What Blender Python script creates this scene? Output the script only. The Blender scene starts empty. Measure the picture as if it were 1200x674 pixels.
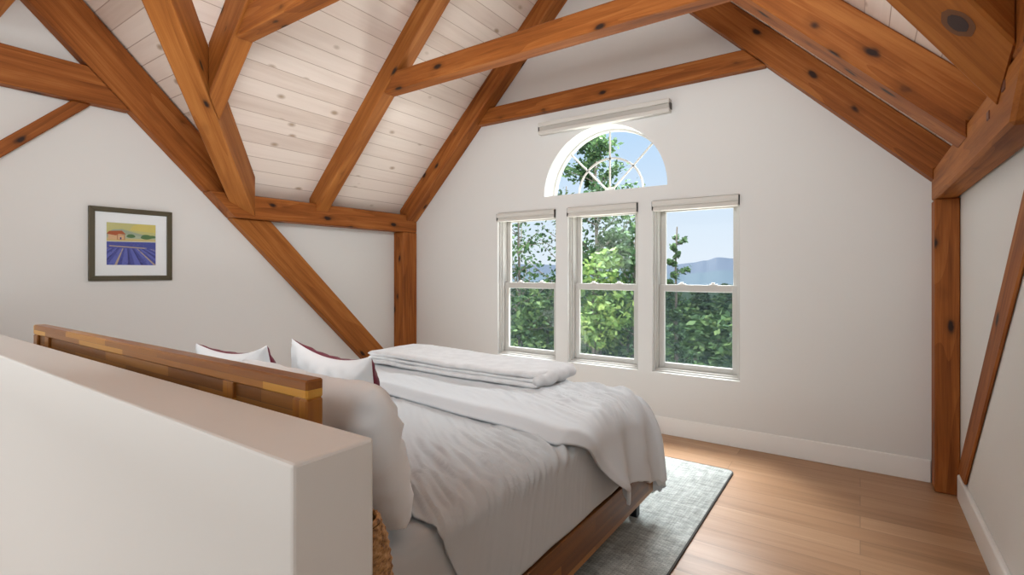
import bpy, bmesh, math, random
from mathutils import Vector, Matrix, noise
R = math.radians
V = Vector
scene = bpy.context.scene
col = scene.collection

# ------------------------------------------------------------------ camera
cam_d = bpy.data.cameras.new('camera')
cam = bpy.data.objects.new('camera', cam_d)
col.objects.link(cam)
F_PX = 593.0
cam_d.sensor_width = 36.0
cam_d.lens = F_PX / 1200.0 * 36.0
cam_d.shift_y = -18.5 / 1200.0
cam_d.clip_start = 0.02
cam_d.clip_end = 6000
cam.location = (0, 0, 1.40)
cam.rotation_euler = (R(90), 0, math.atan(408 / F_PX))
scene.camera = cam

# ------------------------------------------------------------------ view
scene.view_settings.view_transform = 'Standard'
scene.view_settings.look = 'None'
scene.view_settings.gamma = 1.0
scene.view_settings.use_curve_mapping = False
scene.view_settings.exposure = 0.0

# ------------------------------------------------------------------ sky
world = bpy.data.worlds.new('sky')
scene.world = world
world.use_nodes = True
nt = world.node_tree
nt.nodes.clear()
wo = nt.nodes.new('ShaderNodeOutputWorld')
bg = nt.nodes.new('ShaderNodeBackground')
tc = nt.nodes.new('ShaderNodeTexCoord')
sp = nt.nodes.new('ShaderNodeSeparateXYZ')
rp = nt.nodes.new('ShaderNodeValToRGB')
nt.links.new(tc.outputs['Generated'], sp.inputs[0])
nt.links.new(sp.outputs['Z'], rp.inputs[0])
nt.links.new(rp.outputs[0], bg.inputs[0])
nt.links.new(bg.outputs[0], wo.inputs[0])
cr = rp.color_ramp
cr.elements[0].position = 0.0
cr.elements[0].color = (0.80, 0.89, 0.98, 1)
cr.elements[1].position = 1.0
cr.elements[1].color = (0.16, 0.36, 0.80, 1)
e = cr.elements.new(0.08); e.color = (0.74, 0.86, 0.98, 1)
e = cr.elements.new(0.28); e.color = (0.50, 0.72, 0.98, 1)
bg.inputs[1].default_value = 1.0

# ------------------------------------------------------------------ sun and large lights
def sun(name, direction, strength, color, angle=1.0):
    d = bpy.data.lights.new(name, 'SUN')
    d.energy = strength; d.color = color; d.angle = R(angle)
    o = bpy.data.objects.new(name, d); col.objects.link(o)
    o.rotation_euler = V(direction).to_track_quat('-Z', 'Y').to_euler()
    o.location = (0, 0, 20)
    return o
def area(name, loc, direction, sx, sy, power, color):
    d = bpy.data.lights.new(name, 'AREA')
    d.shape = 'RECTANGLE'; d.size = sx; d.size_y = sy
    d.energy = power; d.color = color
    o = bpy.data.objects.new(name, d); col.objects.link(o)
    o.location = loc
    o.rotation_euler = V(direction).to_track_quat('-Z', 'Y').to_euler()
    return o
sun('sun', (0.50, 0.62, -0.60), 4.2, (1.0, 0.95, 0.86))
area('rear_fill', (-2.8, -4.3, 1.8), (0.0, 1, 0.0), 2.6, 1.6, 16, (0.93, 0.98, 1.0))  # added fill from the rear; no window is built there
area('half_wall_fill', (-2.3, -1.3, 0.45), (0.0, 1, 0.05), 2.6, 0.7, 15, (0.94, 0.98, 1.0))  # unseen fill put in to brighten the near face of the half wall
area('overhead_fill', (-0.85, 0.72, 2.62), (-0.56, 0.70, 0.26), 1.0, 0.7, 62, (0.94, 0.98, 1.0))  # added fill for gable and left wall; no fixture hangs here
area('upward_fill', (-2.0, -0.50, 1.12), (0.0, 0.16, 1), 2.6, 0.9, 13, (0.95, 0.98, 1.0))  # fill added out of view to lift the boards and timber undersides
area('left_side_fill', (-4.40, -0.9, 2.0), (1, 0.45, 0.0), 1.4, 1.2, 36, (0.93, 0.98, 1.0))  # added fill for the right wall; the left gable has no opening
area('right_side_fill', (0.40, -1.7, 2.5), (-0.80, 0.66, -0.30), 1.1, 0.9, 32, (0.93, 0.98, 1.0))  # added fill toward the left wall, in front of a closed wall
area('outdoor_sky_fill', (-2.5, 9.5, 8.0), (0.09, -0.72, -0.70), 8.0, 5.0, 7700, (0.92, 0.98, 1.0))  # area light added outdoors to strengthen daylight through the windows
area('outdoor_up_fill', (-2.0, 6.1, -1.2), (0.0, -0.55, 0.83), 7.0, 1.6, 560, (0.98, 0.98, 0.95))  # hidden area light added below the sills, standing in for ground bounce
area('bedside_up_fill', (-3.40, 2.1, 0.30), (0.70, 0.10, 0.75), 0.7, 1.5, 19, (0.96, 0.98, 1.0))  # unseen area light added behind the bed to brighten timber undersides

# ------------------------------------------------------------------ materials
def mat(name):
    m = bpy.data.materials.new(name)
    m.use_nodes = True
    n = m.node_tree.nodes
    b = n['Principled BSDF']
    return m, m.node_tree, b
def plain(name, c, rough=0.6, metal=0.0, spec=0.5, sheen=0.0):
    m, t, b = mat(name)
    b.inputs['Base Color'].default_value = (*c, 1)
    b.inputs['Roughness'].default_value = rough
    b.inputs['Metallic'].default_value = metal
    b.inputs['Specular IOR Level'].default_value = spec
    if sheen: b.inputs['Sheen Weight'].default_value = sheen
    return m
def ramp(t, stops):
    r = t.nodes.new('ShaderNodeValToRGB')
    els = r.color_ramp.elements
    while len(els) > 1: els.remove(els[0])
    els[0].position = stops[0][0]; els[0].color = (*stops[0][1], 1)
    for p, c in stops[1:]:
        e = els.new(p); e.color = (*c, 1)
    return r
def mapping(t, coord='Object', scale=(1, 1, 1), rand=0.0):
    c = t.nodes.new('ShaderNodeTexCoord')
    mp = t.nodes.new('ShaderNodeMapping')
    mp.inputs['Scale'].default_value = scale
    if rand:
        oi = t.nodes.new('ShaderNodeObjectInfo')
        ml = t.nodes.new('ShaderNodeMath'); ml.operation = 'MULTIPLY'; ml.inputs[1].default_value = rand
        ad = t.nodes.new('ShaderNodeVectorMath'); ad.operation = 'ADD'
        t.links.new(oi.outputs['Random'], ml.inputs[0])
        t.links.new(c.outputs[coord], ad.inputs[0])
        t.links.new(ml.outputs[0], ad.inputs[1])
        t.links.new(ad.outputs[0], mp.inputs['Vector'])
    else:
        t.links.new(c.outputs[coord], mp.inputs['Vector'])
    return mp
def noise_tex(t, vec, scale, detail=4, rough=0.55, dist=0.0):
    n = t.nodes.new('ShaderNodeTexNoise')
    n.inputs['Scale'].default_value = scale
    n.inputs['Detail'].default_value = detail
    n.inputs['Roughness'].default_value = rough
    n.inputs['Distortion'].default_value = dist
    t.links.new(vec, n.inputs['Vector'])
    return n
def mixc(t, a, b, fac, mode='MIX'):
    m = t.nodes.new('ShaderNodeMix'); m.data_type = 'RGBA'; m.blend_type = mode
    for sock, val in ((m.inputs['Factor'], fac), (m.inputs['A'], a), (m.inputs['B'], b)):
        if sock.name == 'A' or sock.name == 'B':
            sock = [s for s in m.inputs if s.name == sock.name and s.type == 'RGBA'][0]
        else:
            sock = [s for s in m.inputs if s.name == 'Factor' and s.type == 'VALUE'][0]
        if isinstance(val, (int, float)): sock.default_value = val
        elif isinstance(val, tuple): sock.default_value = (*val, 1)
        else: t.links.new(val, sock)
    return [s for s in m.outputs if s.type == 'RGBA'][0]
def math_node(t, op, a, b=0.0):
    m = t.nodes.new('ShaderNodeMath'); m.operation = op
    for i, v in enumerate((a, b)):
        if isinstance(v, (int, float)): m.inputs[i].default_value = v
        else: t.links.new(v, m.inputs[i])
    return m.outputs[0]
def bump(t, b, h, strength=0.2, dist=0.01):
    bp = t.nodes.new('ShaderNodeBump')
    bp.inputs['Strength'].default_value = strength
    bp.inputs['Distance'].default_value = dist
    t.links.new(h, bp.inputs['Height'])
    t.links.new(bp.outputs[0], b.inputs['Normal'])

def wall_paint(name, c):
    m, t, b = mat(name)
    mp = mapping(t, 'Object')
    n = noise_tex(t, mp.outputs[0], 220, 2)
    b.inputs['Base Color'].default_value = (*c, 1)
    b.inputs['Roughness'].default_value = 0.75
    b.inputs['Specular IOR Level'].default_value = 0.25
    bump(t, b, n.outputs[0], 0.05, 0.002)
    return m

def timber_mat(name, dark, mid, light, rand=40.0, knots=True, kdens=0.72, rough=0.55):
    m, t, b = mat(name)
    mp = mapping(t, 'Object', (0.55, 7, 7), rand)
    n1 = noise_tex(t, mp.outputs[0], 1.6, 5, 0.6, 0.6)
    mp2 = mapping(t, 'Object', (1.6, 60, 60), rand)
    n2 = noise_tex(t, mp2.outputs[0], 2.0, 4, 0.6)
    # growth rings cut lengthwise: long cathedral figures
    mpr = mapping(t, 'Object', (0.22, 3.2, 3.2), rand)
    wob = noise_tex(t, mpr.outputs[0], 1.1, 2, 0.5)
    rings = math_node(t, 'FRACT', math_node(t, 'MULTIPLY', wob.outputs[0], 13.0))
    f = math_node(t, 'ADD', math_node(t, 'MULTIPLY', n1.outputs[0], 0.66), math_node(t, 'MULTIPLY', n2.outputs[0], 0.24))
    f = math_node(t, 'ADD', f, math_node(t, 'MULTIPLY', rings, 0.10))
    r = ramp(t, [(0.30, dark), (0.52, mid), (0.74, light)])
    t.links.new(f, r.inputs[0])
    c = r.outputs[0]
    if knots:
        mpk = mapping(t, 'Object', (3.6, 8.0, 8.0), rand)
        dn = noise_tex(t, mpk.outputs[0], 2.5, 2)
        v = t.nodes.new('ShaderNodeTexVoronoi'); v.inputs['Scale'].default_value = 1.0
        va = t.nodes.new('ShaderNodeVectorMath'); va.operation = 'MULTIPLY_ADD'
        t.links.new(dn.outputs['Color'], va.inputs[0]); va.inputs[1].default_value = (0.18, 0.18, 0.18)
        t.links.new(mpk.outputs[0], va.inputs[2])
        t.links.new(va.outputs[0], v.inputs['Vector'])
        sx = t.nodes.new('ShaderNodeSeparateColor'); t.links.new(v.outputs['Color'], sx.inputs[0])
        gate = math_node(t, 'LESS_THAN', sx.outputs[0], kdens)
        core = ramp(t, [(0.09, (1, 1, 1)), (0.18, (0, 0, 0))]); t.links.new(v.outputs['Distance'], core.inputs[0])
        halo = ramp(t, [(0.08, (1, 1, 1)), (0.34, (0, 0, 0))]); t.links.new(v.outputs['Distance'], halo.inputs[0])
        k1 = math_node(t, 'MULTIPLY', gate, core.outputs[0])
        k2 = math_node(t, 'MULTIPLY', math_node(t, 'MULTIPLY', gate, halo.outputs[0]), 0.45)
        c = mixc(t, c, tuple(x * 0.55 for x in dark), k2)
        c = mixc(t, c, (0.025, 0.012, 0.008), k1)
    t.links.new(c, b.inputs['Base Color'])
    b.inputs['Roughness'].default_value = rough
    b.inputs['Specular IOR Level'].default_value = 0.18
    bump(t, b, n2.outputs[0], 0.12, 0.004)
    return m

def board_mat(name, width, tones, knots=True, length=2.4, gap=(0.3, 0.24, 0.2), groove=0.03, rough=0.5, grain=0.5, spec=0.3):
    """Boards along local X, laid side by side along local Y."""
    m, t, b = mat(name)
    mp = mapping(t, 'Object', (1, 1, 1))
    br = t.nodes.new('ShaderNodeTexBrick')
    br.offset = 0.37; br.offset_frequency = 2; br.squash = 1.0
    br.inputs['Color1'].default_value = (0, 0, 0, 1)
    br.inputs['Color2'].default_value = (1, 1, 1, 1)
    br.inputs['Mortar'].default_value = (0.5, 0.5, 0.5, 1)
    br.inputs['Scale'].default_value = 1.0
    br.inputs['Mortar Size'].default_value = groove * width
    br.inputs['Mortar Smooth'].default_value = 0.3
    br.inputs['Bias'].default_value = 0.0
    br.inputs['Brick Width'].default_value = length
    br.inputs['Row Height'].default_value = width
    t.links.new(mp.outputs[0], br.inputs['Vector'])
    # grain shifts from board to board
    va = t.nodes.new('ShaderNodeVectorMath'); va.operation = 'MULTIPLY_ADD'
    t.links.new(br.outputs['Color'], va.inputs[0]); va.inputs[1].default_value = (13, 7, 29)
    t.links.new(mp.outputs[0], va.inputs[2])
    mp2 = t.nodes.new('ShaderNodeMapping'); mp2.inputs['Scale'].default_value = (0.9, 16, 16)
    t.links.new(va.outputs[0], mp2.inputs['Vector'])
    n = noise_tex(t, mp2.outputs[0], 1.3, 5, 0.62, 0.5)
    f = math_node(t, 'ADD', math_node(t, 'MULTIPLY', br.outputs['Color'], 1 - grain), math_node(t, 'MULTIPLY', n.outputs[0], grain))
    k = len(tones)
    r = ramp(t, [(0.18 + 0.64 * i / (k - 1), c) for i, c in enumerate(tones)])
    t.links.new(f, r.inputs[0])
    c = r.outputs[0]
    if knots:
        mpk = t.nodes.new('ShaderNodeMapping'); mpk.inputs['Scale'].default_value = (4.2, 7.0, 7.0)
        t.links.new(va.outputs[0], mpk.inputs['Vector'])
        v = t.nodes.new('ShaderNodeTexVoronoi'); v.inputs['Scale'].default_value = 1.0
        t.links.new(mpk.outputs[0], v.inputs['Vector'])
        sx = t.nodes.new('ShaderNodeSeparateColor'); t.links.new(v.outputs['Color'], sx.inputs[0])
        gate = math_node(t, 'LESS_THAN', sx.outputs[0], 0.6)
        core = ramp(t, [(0.08, (1, 1, 1)), (0.20, (0, 0, 0))]); t.links.new(v.outputs['Distance'], core.inputs[0])
        kk = math_node(t, 'MULTIPLY', math_node(t, 'MULTIPLY', gate, core.outputs[0]), 0.75)
        c = mixc(t, c, (0.30, 0.19, 0.10), kk)
    c = mixc(t, c, gap, br.outputs['Fac'])
    t.links.new(c, b.inputs['Base Color'])
    b.inputs['Roughness'].default_value = rough
    b.inputs['Specular IOR Level'].default_value = spec
    inv = math_node(t, 'SUBTRACT', 1.0, br.outputs['Fac'])
    bump(t, b, inv, 0.35, 0.004)
    return m

def cloth(name, c, fine=700, amp=0.08, sheen=0.15, rough=0.9):
    m, t, b = mat(name)
    mp = mapping(t, 'Object')
    n = noise_tex(t, mp.outputs[0], fine, 2)
    b.inputs['Base Color'].default_value = (*c, 1)
    b.inputs['Roughness'].default_value = rough
    b.inputs['Specular IOR Level'].default_value = 0.15
    b.inputs['Sheen Weight'].default_value = sheen
    bump(t, b, n.outputs[0], amp, 0.002)
    return m

M = {}
M['wall'] = wall_paint('warm_grey_wall_paint', (0.72, 0.71, 0.685))
M['trim'] = plain('white_trim_paint', (0.86, 0.85, 0.82), 0.4)
M['vinyl'] = plain('window_vinyl', (0.53, 0.51, 0.475), 0.4)
M['timber'] = timber_mat('douglas_fir_timber', (0.135, 0.034, 0.006), (0.30, 0.092, 0.018), (0.47, 0.18, 0.047))
M['timber_big'] = timber_mat('amber_fir_timber', (0.18, 0.052, 0.009), (0.34, 0.115, 0.023), (0.49, 0.195, 0.05), kdens=0.5)
M['peg'] = plain('dark_peg_wood', (0.13, 0.035, 0.012), 0.5)
M['plank'] = board_mat('whitewashed_pine_boards', 0.135, [(0.62, 0.50, 0.42), (0.72, 0.61, 0.53), (0.80, 0.70, 0.62), (0.76, 0.66, 0.58)], length=3.6, gap=(0.47, 0.36, 0.29), groove=0.024)
M['floor'] = board_mat('oak_floor_boards', 0.16, [(0.27, 0.14, 0.065), (0.40, 0.22, 0.112), (0.47, 0.275, 0.15), (0.58, 0.37, 0.215)], knots=False, length=2.1, gap=(0.20, 0.105, 0.05), groove=0.009, rough=0.38, grain=0.70, spec=0.4)
M['acacia'] = board_mat('acacia_block_wood', 0.045, [(0.20, 0.065, 0.014), (0.38, 0.155, 0.026), (0.54, 0.26, 0.04), (0.66, 0.37, 0.075)], knots=False, length=0.42, gap=(0.10, 0.03, 0.01), groove=0.01, rough=0.3, grain=0.45)
M['acacia_dark'] = board_mat('dark_acacia_wood', 0.06, [(0.09, 0.032, 0.010), (0.19, 0.072, 0.018), (0.30, 0.125, 0.03), (0.38, 0.17, 0.04)], knots=False, length=0.5, gap=(0.06, 0.02, 0.008), groove=0.01, rough=0.35, grain=0.5)
M['sheet'] = cloth('white_sheet_cotton', (0.53, 0.56, 0.58))
M['duvet'] = cloth('white_duvet_cotton', (0.605, 0.635, 0.66))
M['pillow'] = cloth('white_pillow_cotton', (0.84, 0.885, 0.92))
M['burgundy'] = cloth('burgundy_cotton', (0.16, 0.012, 0.035))
M['metal'] = plain('black_metal', (0.016, 0.017, 0.02), 0.4, 0.6)
M['dark'] = plain('dark_end_cap', (0.05, 0.045, 0.04), 0.6)
M['frame'] = plain('olive_grey_frame', (0.075, 0.062, 0.032), 0.45)
M['mat_board'] = plain('white_mat_board', (0.80, 0.83, 0.84), 0.9)
M['shade'] = plain('shade_fabric_white', (0.62, 0.59, 0.54), 0.6)
M['shade_shadow'] = plain('shade_fabric_shadow_tone', (0.45, 0.42, 0.38), 0.8)  # darker copy of the shade fabric; recess shadow put into the colour
def throw_mat():
    m, t, b = mat('grey_plush_throw')
    mp = mapping(t, 'Object')
    n = noise_tex(t, mp.outputs[0], 160, 4, 0.7)
    n2 = noise_tex(t, mp.outputs[0], 14, 3)
    r = ramp(t, [(0.3, (0.58, 0.58, 0.585)), (0.7, (0.68, 0.685, 0.69))])
    t.links.new(n2.outputs[0], r.inputs[0]); t.links.new(r.outputs[0], b.inputs['Base Color'])
    b.inputs['Roughness'].default_value = 0.95; b.inputs['Sheen Weight'].default_value = 0.4
    bump(t, b, n.outputs[0], 0.5, 0.006)
    return m
M['throw'] = throw_mat()
def rug_mat():
    m, t, b = mat('heathered_grey_rug')
    mp = mapping(t, 'Object', (1, 1, 1))
    br = t.nodes.new('ShaderNodeTexBrick')
    br.offset = 0.5
    br.inputs['Color1'].default_value = (0.58, 0.60, 0.58, 1); br.inputs['Color2'].default_value = (0.42, 0.44, 0.43, 1)
    br.inputs['Mortar'].default_value = (0.27, 0.28, 0.28, 1)
    br.inputs['Scale'].default_value = 1.0; br.inputs['Mortar Size'].default_value = 0.0014; br.inputs['Mortar Smooth'].default_value = 0.5
    br.inputs['Brick Width'].default_value = 0.03; br.inputs['Row Height'].default_value = 0.011
    t.links.new(mp.outputs[0], br.inputs['Vector'])
    mp3 = mapping(t, 'Object', (3, 22, 1)); n = noise_tex(t, mp3.outputs[0], 1.5, 4, 0.65)
    mp4 = mapping(t, 'Object', (22, 3, 1)); n4 = noise_tex(t, mp4.outputs[0], 1.5, 4, 0.65)
    a = math_node(t, 'ADD', math_node(t, 'MULTIPLY', n.outputs[0], 0.5), math_node(t, 'MULTIPLY', n4.outputs[0], 0.5))
    r = ramp(t, [(0.36, (0.62, 0.62, 0.60)), (0.62, (1.15, 1.16, 1.14))])
    t.links.new(a, r.inputs[0])
    c = mixc(t, br.outputs['Color'], r.outputs[0], 1.0, 'MULTIPLY')
    t.links.new(c, b.inputs['Base Color']); b.inputs['Roughness'].default_value = 0.95
    b.inputs['Specular IOR Level'].default_value = 0.1
    bump(t, b, br.outputs['Fac'], -0.4, 0.004)
    return m
M['rug'] = rug_mat()
M['rug_edge'] = plain('dark_rug_binding', (0.07, 0.07, 0.068), 0.9)
def glass_mat():
    m = bpy.data.materials.new('window_glass'); m.use_nodes = True
    t = m.node_tree; t.nodes.clear()
    o = t.nodes.new('ShaderNodeOutputMaterial'); mx = t.nodes.new('ShaderNodeMixShader')
    tr = t.nodes.new('ShaderNodeBsdfTransparent'); gl = t.nodes.new('ShaderNodeBsdfGlossy')
    gl.inputs['Roughness'].default_value = 0.02
    mx.inputs[0].default_value = 0.007
    t.links.new(tr.outputs[0], mx.inputs[1]); t.links.new(gl.outputs[0], mx.inputs[2]); t.links.new(mx.outputs[0], o.inputs[0])
    return m
M['glass'] = glass_mat()
def screen_mat():
    m = bpy.data.materials.new('insect_screen_mesh'); m.use_nodes = True
    t = m.node_tree; t.nodes.clear()
    o = t.nodes.new('ShaderNodeOutputMaterial'); mx = t.nodes.new('ShaderNodeMixShader')
    tr = t.nodes.new('ShaderNodeBsdfTransparent'); df = t.nodes.new('ShaderNodeBsdfDiffuse')
    df.inputs[0].default_value = (0.10, 0.13, 0.16, 1)
    mx.inputs[0].default_value = 0.16
    t.links.new(tr.outputs[0], mx.inputs[1]); t.links.new(df.outputs[0], mx.inputs[2]); t.links.new(mx.outputs[0], o.inputs[0])
    return m
M['screen'] = screen_mat()
def leaf_mat(name, stops):
    m, t, b = mat(name)
    g = t.nodes.new('ShaderNodeNewGeometry')
    r = ramp(t, stops)
    t.links.new(g.outputs['Random Per Island'], r.inputs[0])
    t.links.new(r.outputs[0], b.inputs['Base Color'])
    b.inputs['Roughness'].default_value = 0.6
    b.inputs['Specular IOR Level'].default_value = 0.2
    tl = t.nodes.new('ShaderNodeBsdfTranslucent'); t.links.new(r.outputs[0], tl.inputs[0])
    mx = t.nodes.new('ShaderNodeMixShader'); mx.inputs[0].default_value = 0.3
    t.links.new(b.outputs[0], mx.inputs[1]); t.links.new(tl.outputs[0], mx.inputs[2])
    t.links.new(mx.outputs[0], t.nodes['Material Output'].inputs[0])
    return m
M['leaf_dark'] = leaf_mat('dark_green_leaves', [(0, (0.022, 0.05, 0.025)), (0.6, (0.05, 0.10, 0.04)), (1, (0.10, 0.17, 0.06))])
M['leaf_bright'] = leaf_mat('yellow_green_leaves', [(0, (0.05, 0.10, 0.03)), (0.55, (0.13, 0.215, 0.06)), (1, (0.25, 0.33, 0.10))])
M['leaf_mid'] = leaf_mat('mid_green_leaves', [(0, (0.035, 0.075, 0.03)), (0.5, (0.085, 0.155, 0.055)), (1, (0.19, 0.28, 0.10))])
M['leaf_far'] = leaf_mat('distant_green_leaves', [(0, (0.05, 0.095, 0.05)), (0.5, (0.10, 0.17, 0.075)), (1, (0.20, 0.29, 0.12))])
M['bark'] = plain('grey_bark', (0.14, 0.12, 0.10), 0.9)

# ------------------------------------------------------------------ helpers
def mark(o, label=None, cat=None, group=None, kind=None):
    if label: o['label'] = label
    if cat: o['category'] = cat
    if group: o['group'] = group
    if kind: o['kind'] = kind
    return o
def link(name, me, parent=None):
    o = bpy.data.objects.new(name, me); col.objects.link(o)
    if parent: o.parent = parent
    return o
def empty(name, loc):
    o = bpy.data.objects.new(name, None); col.objects.link(o); o.location = loc
    o.empty_display_size = 0.1
    return o
def bm_obj(name, bm, m, parent=None, smooth=False, frame=None):
    """bm in world coordinates (or in the parent's when there is one); frame = Matrix giving the object's own axes."""
    if frame is not None:
        bmesh.ops.transform(bm, matrix=frame.inverted(), verts=bm.verts)
    bmesh.ops.recalc_face_normals(bm, faces=bm.faces)
    me = bpy.data.meshes.new(name); bm.to_mesh(me); bm.free()
    for x in (m if isinstance(m, (list, tuple)) else [m]): me.materials.append(x)
    if smooth:
        for p in me.polygons: p.use_smooth = True
    o = link(name, me, parent)
    if frame is not None: o.matrix_local = frame
    return o
def rel(parent, frame):
    return Matrix.Translation(-V(parent.location)) @ frame
def add_box(bm, lo, hi, bev=0.0, seg=1):
    x0, y0, z0 = lo; x1, y1, z1 = hi
    vs = [bm.verts.new(p) for p in ((x0, y0, z0), (x1, y0, z0), (x1, y1, z0), (x0, y1, z0), (x0, y0, z1), (x1, y0, z1), (x1, y1, z1), (x0, y1, z1))]
    fs = [bm.faces.new([vs[i] for i in q]) for q in ((0, 3, 2, 1), (4, 5, 6, 7), (0, 1, 5, 4), (1, 2, 6, 5), (2, 3, 7, 6), (3, 0, 4, 7))]
    if bev:
        es = list({e for f in fs for e in f.edges})
        bmesh.ops.bevel(bm, geom=es, offset=bev, segments=seg, profile=0.5, affect='EDGES')
def prism(bm, poly, ext, bev=0.0, seg=1):
    a = [bm.verts.new(V(p)) for p in poly]
    b = [bm.verts.new(V(p) + V(ext)) for p in poly]
    n = len(poly)
    fs = [bm.faces.new(a), bm.faces.new(b[::-1])]
    for i in range(n):
        fs.append(bm.faces.new([a[i], b[i], b[(i + 1) % n], a[(i + 1) % n]]))
    bmesh.ops.recalc_face_normals(bm, faces=fs)
    if bev:
        es = list({e for f in fs for e in f.edges})
        bmesh.ops.bevel(bm, geom=es, offset=bev, segments=seg, profile=0.5, affect='EDGES')
def centred_frame(bm, axis=None):
    c = V((0, 0, 0))
    for v in bm.verts: c += v.co
    c /= max(1, len(bm.verts))
    if axis is None: return Matrix.Translation(c)
    x = V(axis).normalized()
    up = V((0, 0, 1)) if abs(x.z) < 0.9 else V((0, 1, 0))
    y = up.cross(x).normalized(); z = x.cross(y)
    m = Matrix((x, y, z)).transposed().to_4x4(); m.translation = c
    return m
def box_part(name, lo, hi, m, parent, bev=0.003, label=None):
    bm = bmesh.new(); add_box(bm, lo, hi, bev)
    f = centred_frame(bm)
    bmesh.ops.transform(bm, matrix=f.inverted(), verts=bm.verts)
    o = bm_obj(name, bm, m, parent)
    o.location = f.translation - (V(parent.matrix_basis.translation) if parent else V((0, 0, 0)))
    if label: o['label'] = label
    return o
def struct(name, bm, m, frame=None):
    return mark(bm_obj(name, bm, m, None, False, frame), kind='structure')
def timber(name, label, cat, poly, ext, axis, m='timber', bev=0.007):
    bm = bmesh.new(); prism(bm, poly, ext, bev)
    o = bm_obj(name, bm, M[m], None, False, centred_frame(bm, axis))
    return mark(o, label, cat)
def tube(bm, pts, radii, seg=8):
    rings = []
    for i, p in enumerate(pts):
        p = V(p)
        d = (V(pts[min(i + 1, len(pts) - 1)]) - V(pts[max(i - 1, 0)])).normalized()
        a = d.orthogonal().normalized() if abs(d.z) > 0.95 else d.cross(V((0, 0, 1))).normalized()
        b = d.cross(a)
        r = radii[i] if isinstance(radii, (list, tuple)) else radii
        rings.append([bm.verts.new(p + a * (r * math.cos(k * 2 * math.pi / seg)) + b * (r * math.sin(k * 2 * math.pi / seg))) for k in range(seg)])
    for r0, r1 in zip(rings, rings[1:]):
        for k in range(seg):
            bm.faces.new([r0[k], r0[(k + 1) % seg], r1[(k + 1) % seg], r1[k]])
    bm.faces.new(rings[0][::-1]); bm.faces.new(rings[-1])
def sstep(a, b, x):
    t = max(0.0, min(1.0, (x - a) / (b - a))); return t * t * (3 - 2 * t)

# ------------------------------------------------------------------ dimensions of the room
XL, XR, YF, YB = -4.54, 0.515, 4.35, -4.65
XC = -1.99                   # main ridge
MP = 6.614                   # main boards, left: z = x + MP
DP = 4.51                    # cross gable boards: z = DP - y
ZR = -1.967 + MP             # ridge height
YC = DP - ZR                 # cross ridge
def mx(x): return 2 * XC - x # mirror about the ridge
XP = -1.967                  # ridge of the boarding
def mp(x): return 2 * XP - x

# floor
bm = bmesh.new(); add_box(bm, (XL - 0.1, YB, -0.2), (XR + 0.1, YF + 0.24, 0))
struct('floor', bm, M['floor'])

# gable wall with its openings (thick, real reveals)
WX = [(-3.178, -2.470), (-2.336, -1.630), (-1.500, -0.790)]
WZ0, WZ1 = 0.525, 2.02
AX, AZ, AR = -1.985, 2.150, 0.617
T = 0.24
def gable_wall():
    bm = bmesh.new()
    zt = ZR + 0.05
    xs = [XL - 0.1, WX[0][0], WX[0][1], WX[1][0], WX[1][1], WX[2][0], WX[2][1], XR + 0.1]
    quads = []
    for i in range(len(xs) - 1):
        if i % 2 == 0: quads.append([(xs[i], 0), (xs[i + 1], 0), (xs[i + 1], WZ1), (xs[i], WZ1)])
        else: quads.append([(xs[i], 0), (xs[i + 1], 0), (xs[i + 1], WZ0), (xs[i], WZ0)])
    # band between the window heads and the springing of the arch
    quads.append([(xs[0], WZ1), (xs[-1], WZ1), (xs[-1], AZ), (xs[0], AZ)])
    def top(x): return max(AZ + 0.02, min(x + MP, mp(x) + MP) + 0.10)
    # left and right of the arch, then above it in vertical strips
    n = 36
    ang = [math.pi - math.pi * k / n for k in range(n + 1)]
    pts = [(AX + AR * math.cos(a), AZ + AR * math.sin(a)) for a in ang]
    for x0, x1 in ((xs[0], AX - AR), (AX + AR, xs[-1])):
        quads.append([(x0, AZ), (x1, AZ), (x1, top(x1)), (x0, top(x0))])
    for (xa, za), (xb, zb) in zip(pts, pts[1:]):
        q = [(xa, za), (xb, zb), (xb, top(xb)), (xa, top(xa))]
        if xa < XP < xb: q = [(xa, za), (xb, zb), (xb, top(xb)), (XP, top(XP)), (xa, top(xa))]
        quads.append(q)
    for y in (YF, YF + T):
        for q in quads:
            bm.faces.new([bm.verts.new((p[0], y, p[1])) for p in q])
    def strip(loop):
        for p, q in zip(loop, loop[1:]):
            bm.faces.new([bm.verts.new(c) for c in ((p[0], YF, p[1]), (q[0], YF, q[1]), (q[0], YF + T, q[1]), (p[0], YF + T, p[1]))])
    for a, b in WX: strip([(a, WZ0), (b, WZ0), (b, WZ1), (a, WZ1), (a, WZ0)])
    strip([(AX + AR, AZ), (AX - AR, AZ)])
    strip(pts)
    bmesh.ops.remove_doubles(bm, verts=bm.verts, dist=1e-4)
    return bm
struct('wall_front', gable_wall(), M['wall'])

def side_wall(x, dx):
    bm = bmesh.new()
    e = DP - 2.25
    poly = [(x, YB, 0), (x, YF, 0), (x, YF, 2.16), (x, e + 0.09, 2.16), (x, YC, ZR + 0.08), (x, 2 * YC - e - 0.09, 2.16), (x, YB, 2.16)]
    prism(bm, poly, (dx, 0, 0)); return bm
struct('wall_left', side_wall(XL, -0.12), M['wall'])
struct('wall_right', side_wall(XR, 0.12), M['wall'])
bm = bmesh.new()
prism(bm, [(XL - 0.1, YB, 0), (XR + 0.1, YB, 0), (XR + 0.1, YB, 2.2), (XC, YB, ZR + 0.08), (XL - 0.1, YB, 2.2)], (0, -0.12, 0))
struct('wall_back', bm, M['wall'])

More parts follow.
